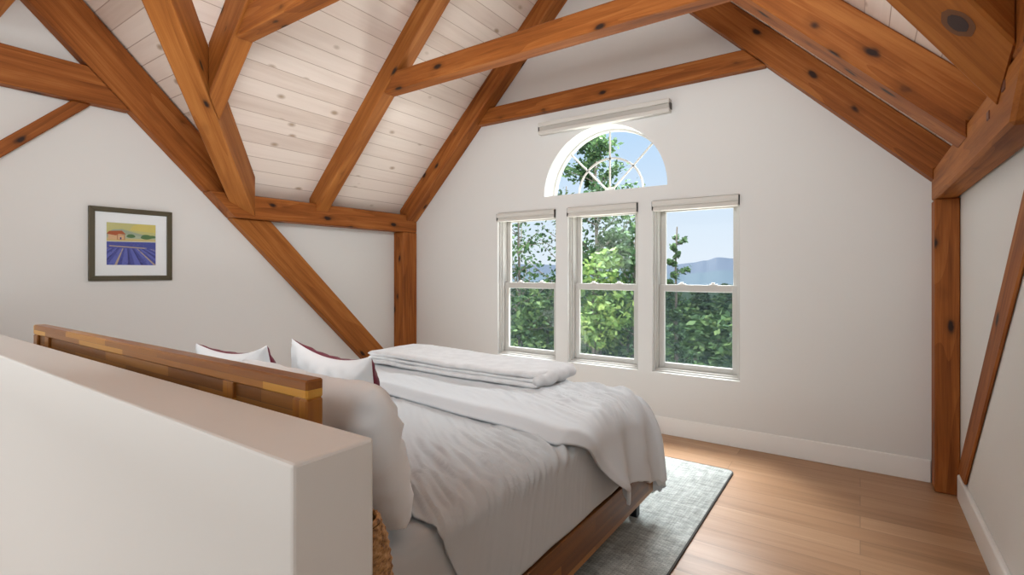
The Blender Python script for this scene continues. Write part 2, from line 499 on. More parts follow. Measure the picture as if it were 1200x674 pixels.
# boarded ceilings: four slopes of the main roof, four of the cross gable
def slope(name, pts, along, m='plank'):
    bm = bmesh.new()
    nrm = (V(pts[1]) - V(pts[0])).cross(V(pts[2]) - V(pts[0])).normalized()
    if nrm.z < 0: nrm = -nrm
    prism(bm, pts, nrm * 0.05)
    x = V(along).normalized(); z = nrm; y = z.cross(x)
    f = Matrix((x, y, z)).transposed().to_4x4(); f.translation = V(pts[0])
    return struct(name, bm, M[m], f)
for sgn, nm in ((1, 'left'), (-1, 'right')):
    g = (lambda x: x) if sgn == 1 else mp
    xe = XL - 0.08
    ze = xe + MP; yv = DP - ze
    slope('ceiling_' + nm, [(g(xe), YF + T, ze), (g(xe), yv, ze), (g(XP), YC, ZR), (g(XP), YF + T, ZR)], (0, 1, 0))
    slope('ceiling_back_' + nm, [(g(xe), YB, ze), (g(xe), 2 * YC - yv, ze), (g(XP), YC, ZR), (g(XP), YB, ZR)], (0, 1, 0))
    slope('ceiling_gable_' + nm, [(g(xe), yv, ze), (g(XP), YC, ZR), (g(xe), YC, ZR)], (1, 0, 0))
    slope('ceiling_gable_back_' + nm, [(g(xe), 2 * YC - yv, ze), (g(XP), YC, ZR), (g(xe), YC, ZR)], (1, 0, 0))

# half wall in the foreground
bm = bmesh.new(); add_box(bm, (XL, 0.454, 0), (-0.725, 0.613, 1.10), 0.006, 2)
struct('wall_half', bm, M['wall'])

# baseboards
def baseboard(name, poly, ext):
    bm = bmesh.new(); prism(bm, poly, ext, 0.003)
    return struct(name, bm, M['trim'])
baseboard('baseboard_front', [(-4.374, 4.334, 0), (-4.374, YF, 0), (-4.374, YF, 0.149), (-4.374, 4.336, 0.149), (-4.374, 4.334, 0.140)], (4.76, 0, 0))
baseboard('baseboard_right', [(0.493, -3, 0), (XR, -3, 0), (XR, -3, 0.150), (0.498, -3, 0.150), (0.493, -3, 0.142)], (0, 7.13, 0))

# ------------------------------------------------------------------ windows
def ring_prism(bm, outer, inner, y0, y1, bev=0.0):
    """frame between two rectangles (x0,z0,x1,z1)"""
    ox0, oz0, ox1, oz1 = outer; ix0, iz0, ix1, iz1 = inner
    add_box(bm, (ox0, y0, oz0), (ix0, y1, oz1), bev)
    add_box(bm, (ix1, y0, oz0), (ox1, y1, oz1), bev)
    add_box(bm, (ix0, y0, oz0), (ix1, y1, iz0), bev)
    add_box(bm, (ix0, y0, iz1), (ix1, y1, oz1), bev)
def double_hung(i, x0, x1):
    root = empty('window_%d' % i, ((x0 + x1) / 2, YF + 0.12, WZ0)); mark(root, kind='structure')
    off = -V(root.location)
    def part(name, fn, m, parent=root, label=None):
        bm = bmesh.new(); fn(bm)
        f = centred_frame(bm)
        bmesh.ops.transform(bm, matrix=f.inverted(), verts=bm.verts)
        o = bm_obj(name, bm, m, parent)
        base = V(root.location) if parent is root else V(root.location) + V(parent.location)
        o.location = f.translation - base
        return o
    def fr(bm):
        ring_prism(bm, (x0, WZ0, x1, WZ1), (x0 + 0.030, WZ0 + 0.028, x1 - 0.030, WZ1 - 0.03), YF + 0.055, YF + 0.20, 0.003)
        ring_prism(bm, (x0, WZ0, x1, WZ1), (x0 + 0.016, WZ0 + 0.014, x1 - 0.016, WZ1 - 0.02), YF + 0.030, YF + 0.056, 0.002)
    part('window_frame', fr, M['vinyl'])
    zm = 1.255
    xa, xb = x0 + 0.030, x1 - 0.030
    up = part('upper_sash', lambda bm: ring_prism(bm, (xa, zm - 0.030, xb, WZ1 - 0.03), (xa + 0.045, zm + 0.020, xb - 0.045, WZ1 - 0.09), YF + 0.135, YF + 0.165, 0.003), M['vinyl'])
    part('upper_pane', lambda bm: add_box(bm, (xa + 0.04, YF + 0.147, zm + 0.015), (xb - 0.04, YF + 0.152, WZ1 - 0.085)), M['glass'], up)
    lo = part('lower_sash', lambda bm: ring_prism(bm, (xa, WZ0 + 0.028, xb, zm + 0.032), (xa + 0.045, WZ0 + 0.075, xb - 0.045, zm - 0.026), YF + 0.095, YF + 0.128, 0.003), M['vinyl'])
    part('lower_pane', lambda bm: add_box(bm, (xa + 0.04, YF + 0.109, WZ0 + 0.07), (xb - 0.04, YF + 0.114, zm - 0.021)), M['glass'], lo)
    for k in (0.30, 0.70):
        xx = xa + (xb - xa) * k
        def lock(bm, xx=xx):
            add_box(bm, (xx - 0.032, YF + 0.098, zm + 0.032), (xx + 0.032, YF + 0.124, zm + 0.040), 0.002)
            add_box(bm, (xx - 0.018, YF + 0.102, zm + 0.038), (xx + 0.012, YF + 0.120, zm + 0.054), 0.004)
        part('sash_lock', lock, M['trim'], lo)
    part('insect_screen', lambda bm: add_box(bm, (xa + 0.01, YF + 0.176, WZ0 + 0.03), (xb - 0.01, YF + 0.178, zm)), M['screen'])
    return root
for i, (a, b) in enumerate(WX): double_hung(i + 1, a, b)

def arch_window():
    root = empty('window_4', (AX, YF + 0.2, AZ)); mark(root, kind='structure')
    def arc(bm, r0, r1, y0, y1, n=40, z=AZ):
        prev = None
        for k in range(n + 1):
            a = math.pi * k / n
            c, s = math.cos(a), math.sin(a)
            ring = [bm.verts.new((AX + r * c, y, z + r * s)) for r, y in ((r0, y0), (r1, y0), (r1, y1), (r0, y1))]
            if prev:
                for j in range(4): bm.faces.new([prev[j], prev[(j + 1) % 4], ring[(j + 1) % 4], ring[j]])
            else: bm.faces.new(ring)
            prev = ring
        bm.faces.new(prev[::-1])
    def part(name, bm, m, label=None):
        f = Matrix.Translation(V((AX, YF + 0.2, AZ)))
        bmesh.ops.transform(bm, matrix=f.inverted(), verts=bm.verts)
        o = bm_obj(name, bm, m, root)
        return o
    bm = bmesh.new(); arc(bm, AR - 0.018, AR, YF + 0.175, YF + 0.235)
    add_box(bm, (AX - AR, YF + 0.175, AZ), (AX + AR, YF + 0.235, AZ + 0.02)); part('window_frame', bm, M['vinyl'])
    bm = bmesh.new(); vs = [bm.verts.new((AX + (AR - 0.01) * math.cos(math.pi * k / 40), YF + 0.21, AZ + 0.01 + (AR - 0.015) * math.sin(math.pi * k / 40))) for k in range(41)]
    bm.faces.new(vs); part('pane', bm, M['glass'])
    bm = bmesh.new(); arc(bm, 0.322, 0.340, YF + 0.196, YF + 0.206, 30, AZ + 0.01); part('muntin_arc', bm, M['vinyl'])
    for a in (45, 90, 135):
        bm = bmesh.new(); d = V((math.cos(R(a)), 0, math.sin(R(a)))); p = V((AX, 0, AZ + 0.01)); s = V((-d.z, 0, d.x)) * 0.008
        y0, y1 = V((0, YF + 0.196, 0)), V((0, 0.010, 0))
        q0, q1 = p + d * 0.03, p + d * (AR - 0.022)
        prism(bm, [q0 - s + y0, q1 - s + y0, q1 + s + y0, q0 + s + y0], y1); part('muntin_spoke', bm, M['vinyl'])
    bm = bmesh.new()
    vs = [(AX + 0.055 * math.cos(math.pi * k / 12), YF + 0.190, AZ + 0.012 + 0.055 * math.sin(math.pi * k / 12)) for k in range(13)]
    prism(bm, vs, (0, 0.014, 0)); part('muntin_hub', bm, M['vinyl'])
arch_window()

# ------------------------------------------------------------------ shades
def roller_shade(x0, x1, label):
    root = empty('roller_shade', ((x0 + x1) / 2, YF, 1.925)); mark(root, label, 'window shade', 'roller shades over the windows')
    def part(name, bm, m, label=None):
        bmesh.ops.transform(bm, matrix=Matrix.Translation(-V(root.location)), verts=bm.verts)
        o = bm_obj(name, bm, m, root)
        if label: o['label'] = label
    w0, w1 = x0 + 0.006, x1 - 0.006
    prof = [(-0.028, 2.014), (0.03, 2.014), (0.03, 1.965), (-0.022, 1.965), (-0.030, 1.985)]
    bm = bmesh.new(); prism(bm, [(w0, YF + a, z) for a, z in prof], (w1 - w0, 0, 0), 0.002); part('headrail', bm, M['shade'])
    prof = [(-0.012, 1.965), (0.025, 1.965), (0.025, 1.928), (-0.020, 1.928), (-0.022, 1.940)]
    bm = bmesh.new(); prism(bm, [(w0 + 0.004, YF + a, z) for a, z in prof], (w1 - w0 - 0.008, 0, 0), 0.002); part('bottom_rail', bm, M['shade'])
    for xx in (w0 - 0.004, w1):
        bm = bmesh.new(); add_box(bm, (xx, YF - 0.026, 1.935), (xx + 0.004, YF + 0.028, 2.012)); part('end_bracket', bm, M['dark'], 'dark end bracket')
for (a, b), l in zip(WX, ('white roller shade rolled up over the left window nearest the bed', 'white roller shade rolled up over the middle window beneath the arch', 'white roller shade rolled up over the right window with mountain view')):
    roller_shade(a, b, l)
root = empty('arch_shade', (-1.985, YF - 0.04, 2.76)); mark(root, 'long white stacked shade bar on the wall above the arched window', 'window shade')
def ap(name, bm, m, label=None):
    bmesh.ops.transform(bm, matrix=Matrix.Translation(-V(root.location)), verts=bm.verts)
    o = bm_obj(name, bm, m, root)
    if label: o['label'] = label
ax0, ax1 = -2.632, -1.330
bm = bmesh.new(); add_box(bm, (ax0, YF - 0.075, 2.832), (ax1, YF - 0.001, 2.872), 0.006, 2); ap('headrail', bm, M['shade'])
bm = bmesh.new(); add_box(bm, (ax0 + 0.006, YF - 0.060, 2.792), (ax1 - 0.006, YF - 0.012, 2.832), 0.002); ap('shade_stack', bm, M['shade_shadow'], 'folded shade fabric with painted recess shadow')
bm = bmesh.new(); add_box(bm, (ax0, YF - 0.072, 2.758), (ax1, YF - 0.006, 2.793), 0.008, 2); ap('bottom_rail', bm, M['shade'])
for xx in (ax0 - 0.004, ax1):
    bm = bmesh.new(); add_box(bm, (xx, YF - 0.062, 2.785), (xx + 0.004, YF - 0.010, 2.840)); ap('end_cap', bm, M['dark'], 'dark end cap')

# ------------------------------------------------------------------ timber frame
LL = 6.364                                 # rafters' lower line: z = x + LL
FL, FR = -4.374, 0.390                     # inner faces of posts and plates
ZP0, ZP1 = 1.865, 2.065
D0, D1, D1b = 4.08, 4.43, 4.495            # cross gable rafters lie between y + z = D0 and D1
def yz(x, pts): return [(x, a, b) for a, b in pts]
def xz(y, pts): return [(a, y, b) for a, b in pts]
# posts
timber('corner_post', 'square fir post in the far left corner beside the bed', 'post', [(XL + 0.002, 4.13, 0), (FL, 4.13, 0), (FL, YF - 0.002, 0), (XL + 0.002, YF - 0.002, 0)], (0, 0, ZP0 - 0.002), (0, 0, 1))
timber('corner_post', 'square fir post in the far right corner on the oak floor', 'post', [(FR, 4.17, 0), (XR - 0.002, 4.17, 0), (XR - 0.002, YF - 0.002, 0), (FR, YF - 0.002, 0)], (0, 0, ZP0 - 0.002), (0, 0, 1))
# wall plates, ends mitred along the brace
pl = [(D0 - ZP0, ZP0), (YF - 0.003, ZP0), (YF - 0.003, ZP1), (D0 - ZP1, ZP1)]
timber('wall_plate', 'level fir wall plate beam along the left wall above the bed', 'beam', yz(FL, pl), (XL + 0.003 - FL, 0, 0), (0, 1, 0))
rpl = timber('wall_plate', 'level fir wall plate beam along the right wall with peg ends', 'beam', yz(FR, pl), (XR - 0.003 - FR, 0, 0), (0, 1, 0), 'timber_big', 0.012)
# diagonal braces under the plates and rafters above them (the cross gable's sides)
def brace_poly(d0, d1, z0, z1): return [(d0 - z0, z0), (d1 - z0, z0), (d1 - z1, z1), (d0 - z1, z1)]
XD = -4.445
timber('diagonal_brace', 'diagonal fir brace on left wall sloping down behind the bed', 'brace', yz(XD, [(D0 - 0.002, 0.002), (4.127, 0.002), (4.127, D1 - 4.127), (D1 - ZP0 + 0.002, ZP0 - 0.002), (D0 - ZP0 + 0.002, ZP0 - 0.002)]), (XL + 0.003 - XD, 0, 0), (0, -1, 1), 'timber_big')
timber('diagonal_brace', 'diagonal fir brace on the right wall rising from the baseboard', 'brace', yz(0.499, [(D0 - 0.155, 0.155), (4.167, 0.155), (4.167, D1 - 0.10 - 4.167), (D1 - 0.10 - ZP0 + 0.002, ZP0 - 0.002), (D0 - ZP0 + 0.002, ZP0 - 0.002)]), (XR - 0.002 - 0.499, 0, 0), (0, -1, 1))
zt = 4.2
timber('gable_rafter', 'dark diagonal fir rafter on the left wall above the picture', 'rafter', yz(XD, brace_poly(D0, D1b, ZP1 + 0.002, zt)), (XL + 0.003 - XD, 0, 0), (0, -1, 1))
timber('gable_rafter', 'shadowed fir rafter at the top right edge behind the knotted valley beam', 'rafter', yz(0.392, brace_poly(D0, D1b, ZP1 + 0.002, zt)), (XR - 0.002 - 0.392, 0, 0), (0, -1, 1))
c0, c1 = 2.587, 2.84
timber('collar_tie', 'cracked level fir tie at upper left meeting the dark rafter', 'beam', yz(XD, [(2 * YC - (D0 - c0) + 0.004, c0), (D0 - c0 - 0.004, c0), (D0 - c1 - 0.004, c1), (2 * YC - (D0 - c1) + 0.004, c1)]), (XL + 0.003 - XD, 0, 0), (0, 1, 0))
timber('knee_brace', 'thin slanted fir brace on left wall rising to the cracked tie', 'brace', yz(-4.485, [(-0.2, 1.117), (c0 - 1.317 - 0.002, c0 - 0.002), (c0 - 1.43 - 0.002, c0 - 0.002), (-0.2, 1.23)]), (XL + 0.003 + 4.485, 0, 0), (0, 1, 1))
# main trusses
def rafter_poly(low, high, x0, left=True, notch=True):
    g = (lambda x: x) if left else mx
    xt = XC - (0.01 if left else 0.05)
    if notch:
        xn = -4.485
        p = [(FLs, FLs + low), (xt, xt + low), (xt, xt + high), (xn, xn + high), (xn, ZP1 + 0.002), (FLs, ZP1 + 0.002)]
    else:
        p = [(x0 - 0.0, x0 + low), (xt, xt + low), (xt, xt + high), (x0, x0 + high)]
    return [(g(x), z) for x, z in p]
FLs = FL + 0.002
TOP = MP - 0.004
def rafter(label, y0, y1, low, left, notch=True, x0=-4.3, m='timber', top=None):
    a = (1, 0, 1) if left else (-1, 0, 1)
    return timber('rafter', label, 'rafter', xz(y0, rafter_poly(low, top or TOP, x0, left, notch)), (0 if notch else -(y1 - y0) * a[0], y1 - y0, 0 if notch else -(y1 - y0)), a, m)
rafter('fir rafter against gable wall sloping from left post past the window', 4.175, YF - 0.002, LL, True)
rafter('fir rafter against gable wall sloping down to the right post', 4.225, YF - 0.002, LL, False, top=TOP + 0.046)
rafter('free fir rafter on left roof slope between gable and bed with collar beam', 2.98, 3.118, LL, True, m='timber_big')
rafter('free fir rafter on right roof slope with pale underside', 2.99, 3.235, LL, False, top=TOP + 0.046)
rafter('short fir rafter landing on the left valley beam', 1.665, 1.80, 6.256, True, False, -3.652, 'timber_big')
rafter('short fir rafter landing on the right valley beam', 1.665, 1.80, LL, False, False, -3.638)
def collar(label, y0, y1, z0, z1, low):
    a = z0 - low; b = z1 - low
    return timber('collar_beam', label, 'beam', xz(y0, [(a + 0.003, z0), (mx(a) - 0.003, z0), (mx(b) - 0.003, z1), (b + 0.003, z1)]), (0, y1 - y0, 0), (1, 0, 0))
collar('level fir collar beam on the gable wall above the arched window', 4.265, YF - 0.002, 2.972, 3.132, LL)
collar('free level fir collar beam crossing the room before the gable', 2.985, 3.112, 2.952, 3.112, LL)
collar('level fir collar beam at top left joining the short rafter', 1.68, 1.795, 2.92, 3.09, 6.256)
# valley beams
def valley(label, h0, w, left=True, m='timber', xs=None):
    g = 1 if left else -1
    xa = xs if xs is not None else FLs
    P = lambda x, s, h: V((x + s / 2 ** 0.5, DP - (x + MP) + s / 2 ** 0.5, x + MP + h))
    bm = bmesh.new()
    ring = []
    x1 = XC - 0.15
    # vertical cut against the plate: solve x so that every corner lies on x = xa
    lo = [P(xa - s / 2 ** 0.5, s, h) for s, h in ((-w / 2, h0), (w / 2, h0), (w / 2, w * 0.30), (-w / 2, w * 0.30))]
    lo = [P(xa - s / 2 ** 0.5, s, h) for s, h in ((-w / 2, h0), (w / 2, h0), (w / 2, w * 0.30), (-w / 2, w * 0.30))]
    hi = [P(x1, s, h) for s, h in ((-w / 2, h0), (w / 2, h0), (w / 2, w * 0.30), (-w / 2, w * 0.30))]
    if not left:
        lo = [V((mx(p.x), p.y, p.z)) for p in lo]; hi = [V((mx(p.x), p.y, p.z)) for p in hi]
    A = [bm.verts.new(p) for p in lo]; B = [bm.verts.new(p) for p in hi]
    fs = [bm.faces.new(A), bm.faces.new(B[::-1])] + [bm.faces.new([A[i], B[i], B[(i + 1) % 4], A[(i + 1) % 4]]) for i in range(4)]
    bmesh.ops.recalc_face_normals(bm, faces=fs)
    bmesh.ops.bevel(bm, geom=list(bm.edges), offset=0.008, segments=1, affect='EDGES')
    o = bm_obj('valley_beam', bm, M[m], None, False, centred_frame(bm, (g, -1, 1)))
    return mark(o, label, 'beam')
valley('slanting fir valley beam on the left rising from the wall plate', -0.31, 0.16, True, 'timber_big')
vr = valley('big knotted amber valley beam at the top right corner', -0.215, 0.18, False, 'timber_big')
# its large knot
kd, kn = V((-1, -1, 1)).normalized(), V((-1, 1, 0)).normalized()
ku = kd.cross(kn); ku = -ku if ku.z > 0 else ku
bm = bmesh.new()
for rr, off, mi in ((1.0, 0.0010, 0), (0.62, 0.0016, 1)):
    f = bm.faces.new([bm.verts.new(V((0.253, 2.101, 2.180)) + ku * off + kd * (0.060 * rr * math.cos(k * 0.2618) * (1 + 0.06 * math.sin(k * 1.7))) + kn * (0.036 * rr * math.sin(k * 0.2618))) for k in range(24)])
    f.material_index = mi
bmesh.ops.transform(bm, matrix=vr.matrix_basis.inverted(), verts=bm.verts)
kme = bm_obj('knot', bm, [plain('knot_rim', (0.13, 0.045, 0.012), 0.5), plain('knot_heart', (0.035, 0.016, 0.014), 0.5)], vr)
kme['label'] = 'large dark oval knot'
# cross beam overhead at the top left corner
timber('tie_beam', 'bright orange tie beam overhead in the top left corner', 'beam', [(XL + 0.12, 0.60, 2.975), (XL + 0.12, 0.789, 2.975), (XL + 0.12, 0.789, 3.17), (XL + 0.12, 0.60, 3.17)], (XR - XL - 0.24, 0, 0), (1, 0, 0), 'timber_big')
# peg ends on the right plate
inv = rpl.matrix_basis.inverted()
for y, z in ((2.29, 2.012), (2.53, 1.975)):
    bm = bmesh.new(); add_box(bm, (FR - 0.004, y - 0.022, z - 0.016), (FR + 0.02, y + 0.022, z + 0.016), 0.002)
    bmesh.ops.transform(bm, matrix=inv, verts=bm.verts)
    o = bm_obj('peg', bm, M['peg'], rpl); o['label'] = 'dark square peg end'

# ------------------------------------------------------------------ rug
def rounded_rect(x0, y0, x1, y1, r, n=6):
    pts = []
    for cx, cy, a0 in ((x1 - r, y1 - r, 0), (x0 + r, y1 - r, 90), (x0 + r, y0 + r, 180), (x1 - r, y0 + r, 270)):
        for k in range(n + 1):
            a = R(a0 + 90 * k / n); pts.append((cx + r * math.cos(a), cy + r * math.sin(a)))
    return pts
rx0, ry0, rx1, ry1 = -3.25, 1.25, -0.722, 3.79
bm = bmesh.new(); prism(bm, [(a, b, 0.001) for a, b in rounded_rect(rx0 + 0.006, ry0 + 0.006, rx1 - 0.006, ry1 - 0.006, 0.045)], (0, 0, 0.012))
rug = bm_obj('rug', bm, M['rug'], None, False, Matrix.Translation((-1.98, 2.5, 0)))
mark(rug, 'light grey heathered woven rug on the oak floor under the bed', 'rug')
bm = bmesh.new()
o_, i_ = rounded_rect(rx0, ry0, rx1, ry1, 0.05), rounded_rect(rx0 + 0.008, ry0 + 0.008, rx1 - 0.008, ry1 - 0.008, 0.043)
n = len(o_)
vo = [[bm.verts.new((p[0] + 1.98, p[1] - 2.5, z)) for p in ring] for ring, z in ((o_, 0.0005), (o_, 0.011), (i_, 0.0145))]
for a, b in zip(vo, vo[1:]):
    for k in range(n): bm.faces.new([a[k], a[(k + 1) % n], b[(k + 1) % n], b[k]])
o = bm_obj('binding', bm, M['rug_edge'], rug); o['label'] = 'dark bound edge'

# ------------------------------------------------------------------ bed
BX0, BX1, BY0, BY1 = -2.995, -0.972, 0.64, 2.83
bed = empty('bed', ((BX0 + BX1) / 2, 1.75, 0)); mark(bed, 'acacia wood platform bed with block headboard standing on the grey rug', 'bed')
def bp(name, lo, hi, m, parent=bed, bev=0.004, axis=(1, 0, 0), label=None):
    bm = bmesh.new(); add_box(bm, lo, hi, bev)
    f = centred_frame(bm, axis)
    base = V(bed.location) if parent is bed else V(bed.location) + V(parent.location)
    bmesh.ops.transform(bm, matrix=f.inverted(), verts=bm.verts)
    o = bm_obj(name, bm, m, parent)
    f2 = f.copy(); f2.translation = f.translation - base
    o.matrix_local = f2
    if label: o['label'] = label
    return o
hb = empty('headboard', ((BX0 + BX1) / 2 - bed.location.x, 0.661 - bed.location.y, 0)); hb.parent = bed
HT = 1.167
def acx(c):  # board texture runs in the local XY plane: turn the headboard's panels face-on
    return c
def hbp(name, lo, hi, m, bev=0.004, label=None, vertical=False):
    bm = bmesh.new(); add_box(bm, lo, hi, bev)
    c = (V(lo) + V(hi)) / 2
    x = V((0, 0, 1)) if vertical else V((1, 0, 0))
    z = V((0, -1, 0)); y = z.cross(x)
    f = Matrix((x, y, z)).transposed().to_4x4(); f.translation = c
    bmesh.ops.transform(bm, matrix=f.inverted(), verts=bm.verts)
    o = bm_obj(name, bm, m, hb)
    f.translation = c - V(bed.location) - V(hb.location)
    o.matrix_local = f
    if label: o['label'] = label
    return o
hbp('top_rail', (BX0, 0.640, HT - 0.042), (BX1, 0.682, HT), M['acacia'])
hbp('stile', (BX0, 0.640, 0.30), (BX0 + 0.055, 0.682, HT - 0.042), M['acacia'], vertical=True)
hbp('stile', (BX1 - 0.055, 0.640, 0.30), (BX1, 0.682, HT - 0.042), M['acacia'], vertical=True)
hbp('panel', (BX0 + 0.055, 0.650, 0.34), (BX1 - 0.055, 0.676, HT - 0.042), M['acacia_dark'], 0.001, 'darker recessed block panel')
for xx in (BX1 - 0.36, BX0 + 0.16):
    hbp('block', (xx, 0.641, HT - 0.12), (xx + 0.05, 0.652, HT - 0.042), M['acacia'], 0.002, vertical=True)
hbp('bottom_rail', (BX0 + 0.055, 0.642, 0.30), (BX1 - 0.055, 0.680, 0.34), M['acacia'])
def rail(name, lo, hi, along):
    bm = bmesh.new(); add_box(bm, lo, hi, 0.003)
    c = (V(lo) + V(hi)) / 2
    x = V(along); z = V((0, 0, 1)).cross(x) * -1; y = z.cross(x)
    f = Matrix((x, y, z)).transposed().to_4x4(); f.translation = c
    bmesh.ops.transform(bm, matrix=f.inverted(), verts=bm.verts)
    o = bm_obj(name, bm, M['acacia_dark'], bed)
    f.translation = c - V(bed.location); o.matrix_local = f
rail('side_rail', (BX1 - 0.026, 0.684, 0.15), (BX1, BY1, 0.328), (0, 1, 0))
rail('side_rail', (BX0, 0.684, 0.15), (BX0 + 0.026, BY1, 0.328), (0, 1, 0))
rail('foot_rail', (BX0 + 0.026, BY1 - 0.026, 0.15), (BX1 - 0.026, BY1, 0.328), (1, 0, 0))
bp('slat_deck', (BX0 + 0.03, 0.69, 0.28), (BX1 - 0.03, BY1 - 0.03, 0.318), M['acacia_dark'], bed, 0.002)
for xx in (BX1 - 0.115, BX0 + 0.065):
    for yy in (2.745, 0.80):
        z0 = 0.013 if yy > 1.25 else 0.0
        bp('leg', (xx, yy, z0), (xx + 0.05, yy + 0.05, 0.152), M['metal'], bed, 0.003, (0, 0, 1), 'black metal leg')
for xx in (BX1 - 0.055, BX0 + 0.005):
    bp('leg', (xx, 0.645, 0.0), (xx + 0.05, 0.68, 0.30), M['acacia_dark'], bed, 0.003, (0, 0, 1), 'dark wooden headboard leg')

# ------------------------------------------------------------------ bedding
def fbm(x, y, z=0.0): return noise.noise(V((x, y, z)))
def grid_mesh(name, fn, nu, nv, m, thick=0.0, sub=1):
    bm = bmesh.new()
    vs = [[bm.verts.new(fn(i / nu, j / nv)) for j in range(nv + 1)] for i in range(nu + 1)]
    for i in range(nu):
        for j in range(nv): bm.faces.new([vs[i][j], vs[i + 1][j], vs[i + 1][j + 1], vs[i][j + 1]])
    f = centred_frame(bm)
    o = bm_obj(name, bm, m, None, True, f)
    if thick:
        s = o.modifiers.new('thickness', 'SOLIDIFY'); s.thickness = thick; s.offset = -1
    if sub:
        s = o.modifiers.new('smooth', 'SUBSURF'); s.levels = sub; s.render_levels = sub
    return o
# mattress in a fitted sheet
MX0, MX1, MY0, MY1, MZ0, MZ1 = -2.955, -0.996, 0.70, 2.795, 0.32, 0.668
bm = bmesh.new(); add_box(bm, (MX0, MY0, MZ0), (MX1, MY1, MZ1), 0.055, 4)
mt = bm_obj('mattress', bm, M['sheet'], None, True, Matrix.Translation(((MX0 + MX1) / 2, 1.75, MZ0)))
mark(mt, 'thick mattress in a smooth white fitted sheet on the acacia bed', 'mattress')

def wrinkle(x, y):
    """creases running out towards the right edge of the mattress"""
    k = sstep(-1.75, -1.05, x)
    yy = y + 0.42 * (x + 0.97) - 0.25 * (x + 0.97) ** 2 + 0.03 * fbm(x * 3, y * 3, 5)
    n = fbm(x * 1.7, yy * 13.0, 1.3)
    rdg = (1 - abs(n)) ** 3 - 0.45
    n2 = fbm(x * 2.6 + 3, yy * 27.0, 7.7)
    rdg2 = (1 - abs(n2)) ** 3 - 0.4
    gate = sstep(-0.25, 0.25, fbm(x * 1.3, y * 1.9, 9.0) + 0.18)
    n3 = fbm(x * 3.5 + 7, yy * 46.0, 2.7)
    rdg3 = (1 - abs(n3)) ** 3 - 0.4
    rdg2 = (1 - abs(n2)) ** 5 - 0.25
    rdg3 = (1 - abs(n3)) ** 5 - 0.25
    return (0.013 * rdg + 0.021 * rdg2 + 0.012 * rdg3) * (0.18 + 0.82 * k) * gate + 0.006 * fbm(x * 2.2, y * 2.6, 3)
EX = -0.988      # where the top rolls over to the side
def flat_sheet(u, v):
    # u across: left edge (0) .. over the right edge and down the side (1); v along the bed
    W0 = -2.97
    rr = 0.055
    total = (EX - rr - W0) + rr * math.pi / 2 + 0.286
    s = u * total
    y = 1.06 + v * 1.72
    flat = EX - rr - W0
    if s <= flat:
        x, dz, nx, nz = W0 + s, 0.0, 0, 1
        dside = 0
    elif s <= flat + rr * math.pi / 2:
        a = (s - flat) / rr; x = EX - rr + rr * math.sin(a); dz = -rr * (1 - math.cos(a)); nx, nz = math.sin(a), math.cos(a)
        dside = s - flat
    else:
        d = s - flat - rr * math.pi / 2; x = EX + 0.004 * sstep(0, 0.3, d); dz = -rr - d; nx, nz = 1, 0
        dside = s - flat
    # the loose front edge swings away from the headboard as it goes over the side
    sw = sstep(0.0, 0.36, dside)
    y += (1 - v) ** 2 * (0.13 * sw - 0.05 * (1 - sstep(-1.6, -1.0, x)))
    w = wrinkle(W0 + s, y)
    fade = 1 - 0.94 * sstep(0.0, 0.13, dside)
    drape = 0.006 * fbm(y * 5.0 + dz * 2.0, dz * 2.0, 4.0) * sstep(0.05, 0.3, dside)
    w = w * fade + drape
    hem = 0.022 * math.exp(-((v) / 0.012) ** 2)
    w = max(-0.004, w)
    return (x + nx * (w + 0.002 + 0.4 * hem * 0.3), y, MZ1 + 0.012 + dz + nz * (w + 0.3 * hem * 0.4))
fs = grid_mesh('flat_sheet', flat_sheet, 210, 340, M['sheet'], 0.004, 0)
mark(fs, 'wrinkled white flat sheet over the mattress and hanging down its side', 'sheet')

